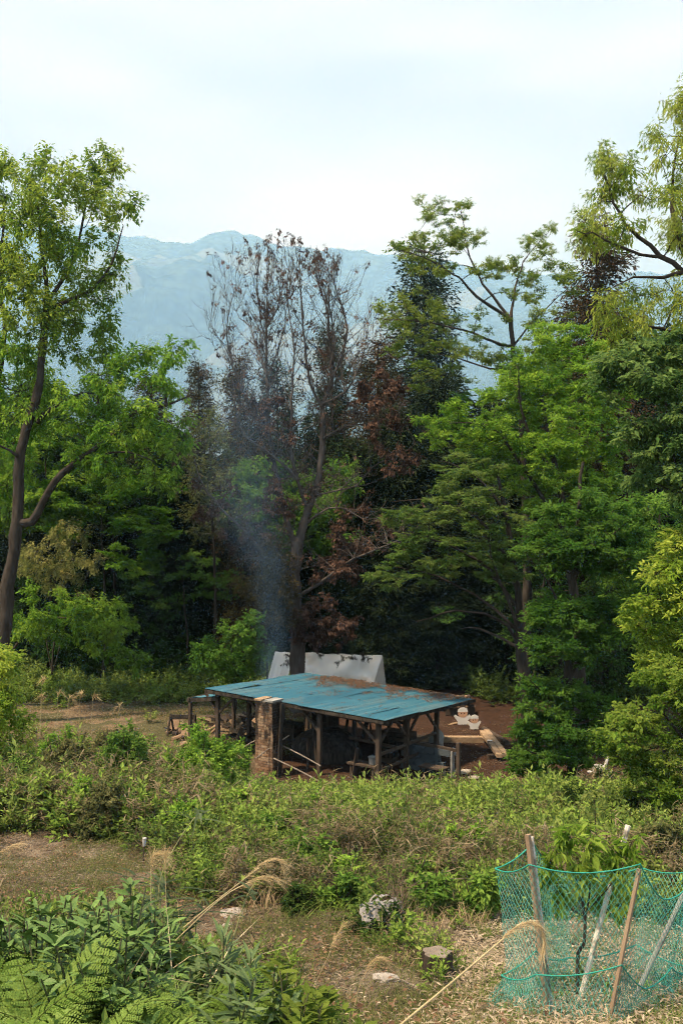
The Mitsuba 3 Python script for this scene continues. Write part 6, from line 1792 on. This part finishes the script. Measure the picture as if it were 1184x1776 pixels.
def net(tops, bottoms, cell, rowh, key, sag=0.08, rough=0.05, seed=1, r=0.0014, rope=True):
    """A sagging net hung from a rope that runs through the top points; the lower edge follows the bottom points."""
    tp, bp = [], []
    for i in range(len(tops)):
        a, b, c, d = tops[i], tops[(i + 1) % len(tops)], bottoms[i], bottoms[(i + 1) % len(tops)]
        n = max(3, int(np.linalg.norm(np.asarray(b) - a) / cell))
        for k in range(n):
            t = k / n
            p = a + (b - a) * t
            tp.append(p - [0, 0, sag * np.linalg.norm(b - a) * 4 * t * (1 - t)])
            bp.append(c + (d - c) * t)
    tp, bp = np.array(tp), np.array(bp)
    n = len(tp)
    H = np.mean(np.linalg.norm(tp - bp, axis=1))
    m = int(H / rowh)
    cen = tp.mean(0)
    i, j = np.meshgrid(np.arange(n), np.arange(m + 1), indexing='ij')
    t = j / m
    half = (j % 2) * 0.5
    ii = i + half
    f = ii - np.floor(ii)
    i0, i1 = np.floor(ii).astype(int) % n, (np.floor(ii).astype(int) + 1) % n
    A = tp[i0] * (1 - f)[..., None] + tp[i1] * f[..., None]
    B = bp[i0] * (1 - f)[..., None] + bp[i1] * f[..., None]
    P = A + (B - A) * t[..., None]
    inn = unit((cen - P) * [1, 1, 0])
    w = np.sin(np.pi * np.clip(t, 0, 1))
    q = np.stack([ii / n * 14, t * 2.2, t * 0 + seed], -1)
    P = P + inn * ((meshkit.fbm(q, 3, seed) - 0.42) * 2 * rough * w + 0.03 * w)[..., None]
    P[..., 2] -= 0.02 * np.abs(np.sin(ii * 0.9)) * w
    seg = []
    a = P[:, :-1]
    odd = (np.arange(m) % 2)[None, :]
    nxt = np.arange(n)
    for sgn in (0, 1):
        # from row j to row j + 1: straight below-left and below-right neighbours
        idx = np.where(odd == 1, (nxt[:, None] + sgn) % n, (nxt[:, None] - 1 + sgn) % n)
        b = P[idx, np.arange(1, m + 1)[None, :]]
        seg.append(np.stack([a, b], 2).reshape(-1, 2, 3))
    seg = np.concatenate(seg)
    seg = seg[np.linalg.norm(seg[:, 0] - seg[:, 1], axis=1) < cell * 3]
    part(NE, key, tube_batch(seg, np.full((len(seg), 2), r * 1.15), 3), 'net_cord')
    if rope:
        ring = np.vstack([tp, tp[:1]])
        part(NE, 'rope', tube_batch(ring[None], np.full((1, len(ring)), 0.0062) * (1 + 0.2 * np.sin(np.arange(len(ring)) * 2.2)), 6), 'net_rope', smooth=True)


def drop(px, py, Y, gap=0.03):
    p = at(px, py, Y)
    return np.array([p[0], p[1], float(gz(p[0], p[1])) + gap])


tops = [at(858, 1507, 8.95), at(917, 1500, 8.45), at(1110, 1499, 8.22), at(1150, 1560, 8.5), at(1196, 1533, 8.9), at(1235, 1500, 9.6), at(1110, 1505, 10.3), at(985, 1512, 10.0), at(924, 1462, 9.2)]
bots = [drop(872, 1700, 9.0), drop(935, 1790, 8.3), drop(1060, 1800, 8.1), drop(1110, 1790, 8.35), drop(1150, 1750, 8.8), drop(1200, 1700, 9.6), drop(1100, 1650, 10.2), drop(985, 1650, 9.9), drop(930, 1680, 9.3)]
net(tops, bots, 0.055, 0.034, 'net', seed=3, r=0.0017)
# the slack lower part lies doubled round the foot
tops2 = [b + (t - b) * f for t, b, f in zip(tops, bots, (0.22, 0.30, 0.36, 0.20, 0.30, 0.15, 0.3, 0.2, 0.3))]
bots2 = [b + unit((b - np.mean(bots, axis=0)) * [1, 1, 0]) * FR.uniform(0.02, 0.22) - [0, 0, 0.02] for b in bots]
net(tops2, bots2, 0.045, 0.027, 'slack_net', sag=0.06, rough=0.16, seed=8, r=0.0017)

SP = Tree('sapling', 501)
Y = 9.2
SP.limb_px([(1003, 1745), (1001, 1700), (1002, 1655), (1012, 1638), (1014, 1600), (1010, 1560), (1006, 1520)], Y, 0.022, 0.012, 7, wob=0.004)
SP.limb_px([(1014, 1600), (1022, 1550), (1024, 1500), (1030, 1450)], Y, 0.011, 0.004, 5, wob=0.004)
SP.limb_px([(1010, 1565), (1000, 1530), (985, 1490), (980, 1440)], Y, 0.011, 0.004, 5, wob=0.004, dy=0.15)
SP.limb_px([(1013, 1585), (1050, 1545), (1080, 1500), (1095, 1460)], Y, 0.009, 0.003, 5, wob=0.004, dy=-0.1)
SP.limb_px([(1012, 1590), (980, 1570), (962, 1545)], Y, 0.007, 0.003, 5, wob=0.004, dy=-0.1)
sp = [(980, 1440), (975, 1460), (990, 1455), (1025, 1445), (1020, 1470), (1035, 1465), (1060, 1480), (1080, 1470), (1095, 1462), (1100, 1490), (965, 1480), (955, 1500), (985, 1490), (1000, 1500), (1020, 1500), (1045, 1500), (1070, 1500), (962, 1545), (975, 1560), (1060, 1540), (1075, 1530), (1050, 1560), (950, 1520), (1085, 1515), (1010, 1530), (1090, 1550), (965, 1575), (1070, 1580)]
C = np.array([at(x, y, Y + SP.rng.normal(0, 0.12)) for x, y in sp])
SP.clumps(C, 0.13, 5, 8, 0.11, ((0.14, 0.26, 0.03), (0.30, 0.42, 0.08)), droop=1.1, wl=0.27, spread=0.6, flat=0.8, branch=False, part='leaves', twig_r=0.02)
SP.done('young fruit tree with drooping light green leaves inside the net', 'sapling')
PS = Tree('young_shoot', 502)
Y = 11.5
PS.limb_px([(1040, 1620), (1035, 1500), (1032, 1420), (1030, 1385)], Y, 0.010, 0.004, 5, wob=0.004)
C = np.array([at(x, y, Y + PS.rng.normal(0, 0.1)) for x, y in ((1018, 1382), (1045, 1380), (1030, 1395), (1012, 1405), (1048, 1408), (1032, 1415), (1020, 1432), (1042, 1435))])
PS.clumps(C, 0.10, 4, 6, 0.075, ((0.14, 0.21, 0.05), (0.27, 0.33, 0.10)), droop=0.7, wl=0.4, branch=False, part='leaves', twig_r=0.02)
PS.done('slender pale green shoot rising behind the net', 'shoot')
x, y = FR.uniform(1.2, 3.9, 60), FR.uniform(8.6, 10.4, 60)
w = FR.random(60) < 0.5
scatter('net_weeds', 'weeds', x[w], y[w], FR.uniform(0.35, 0.7, w.sum()), 'soft green weeds growing inside the net', 'weeds', FR)
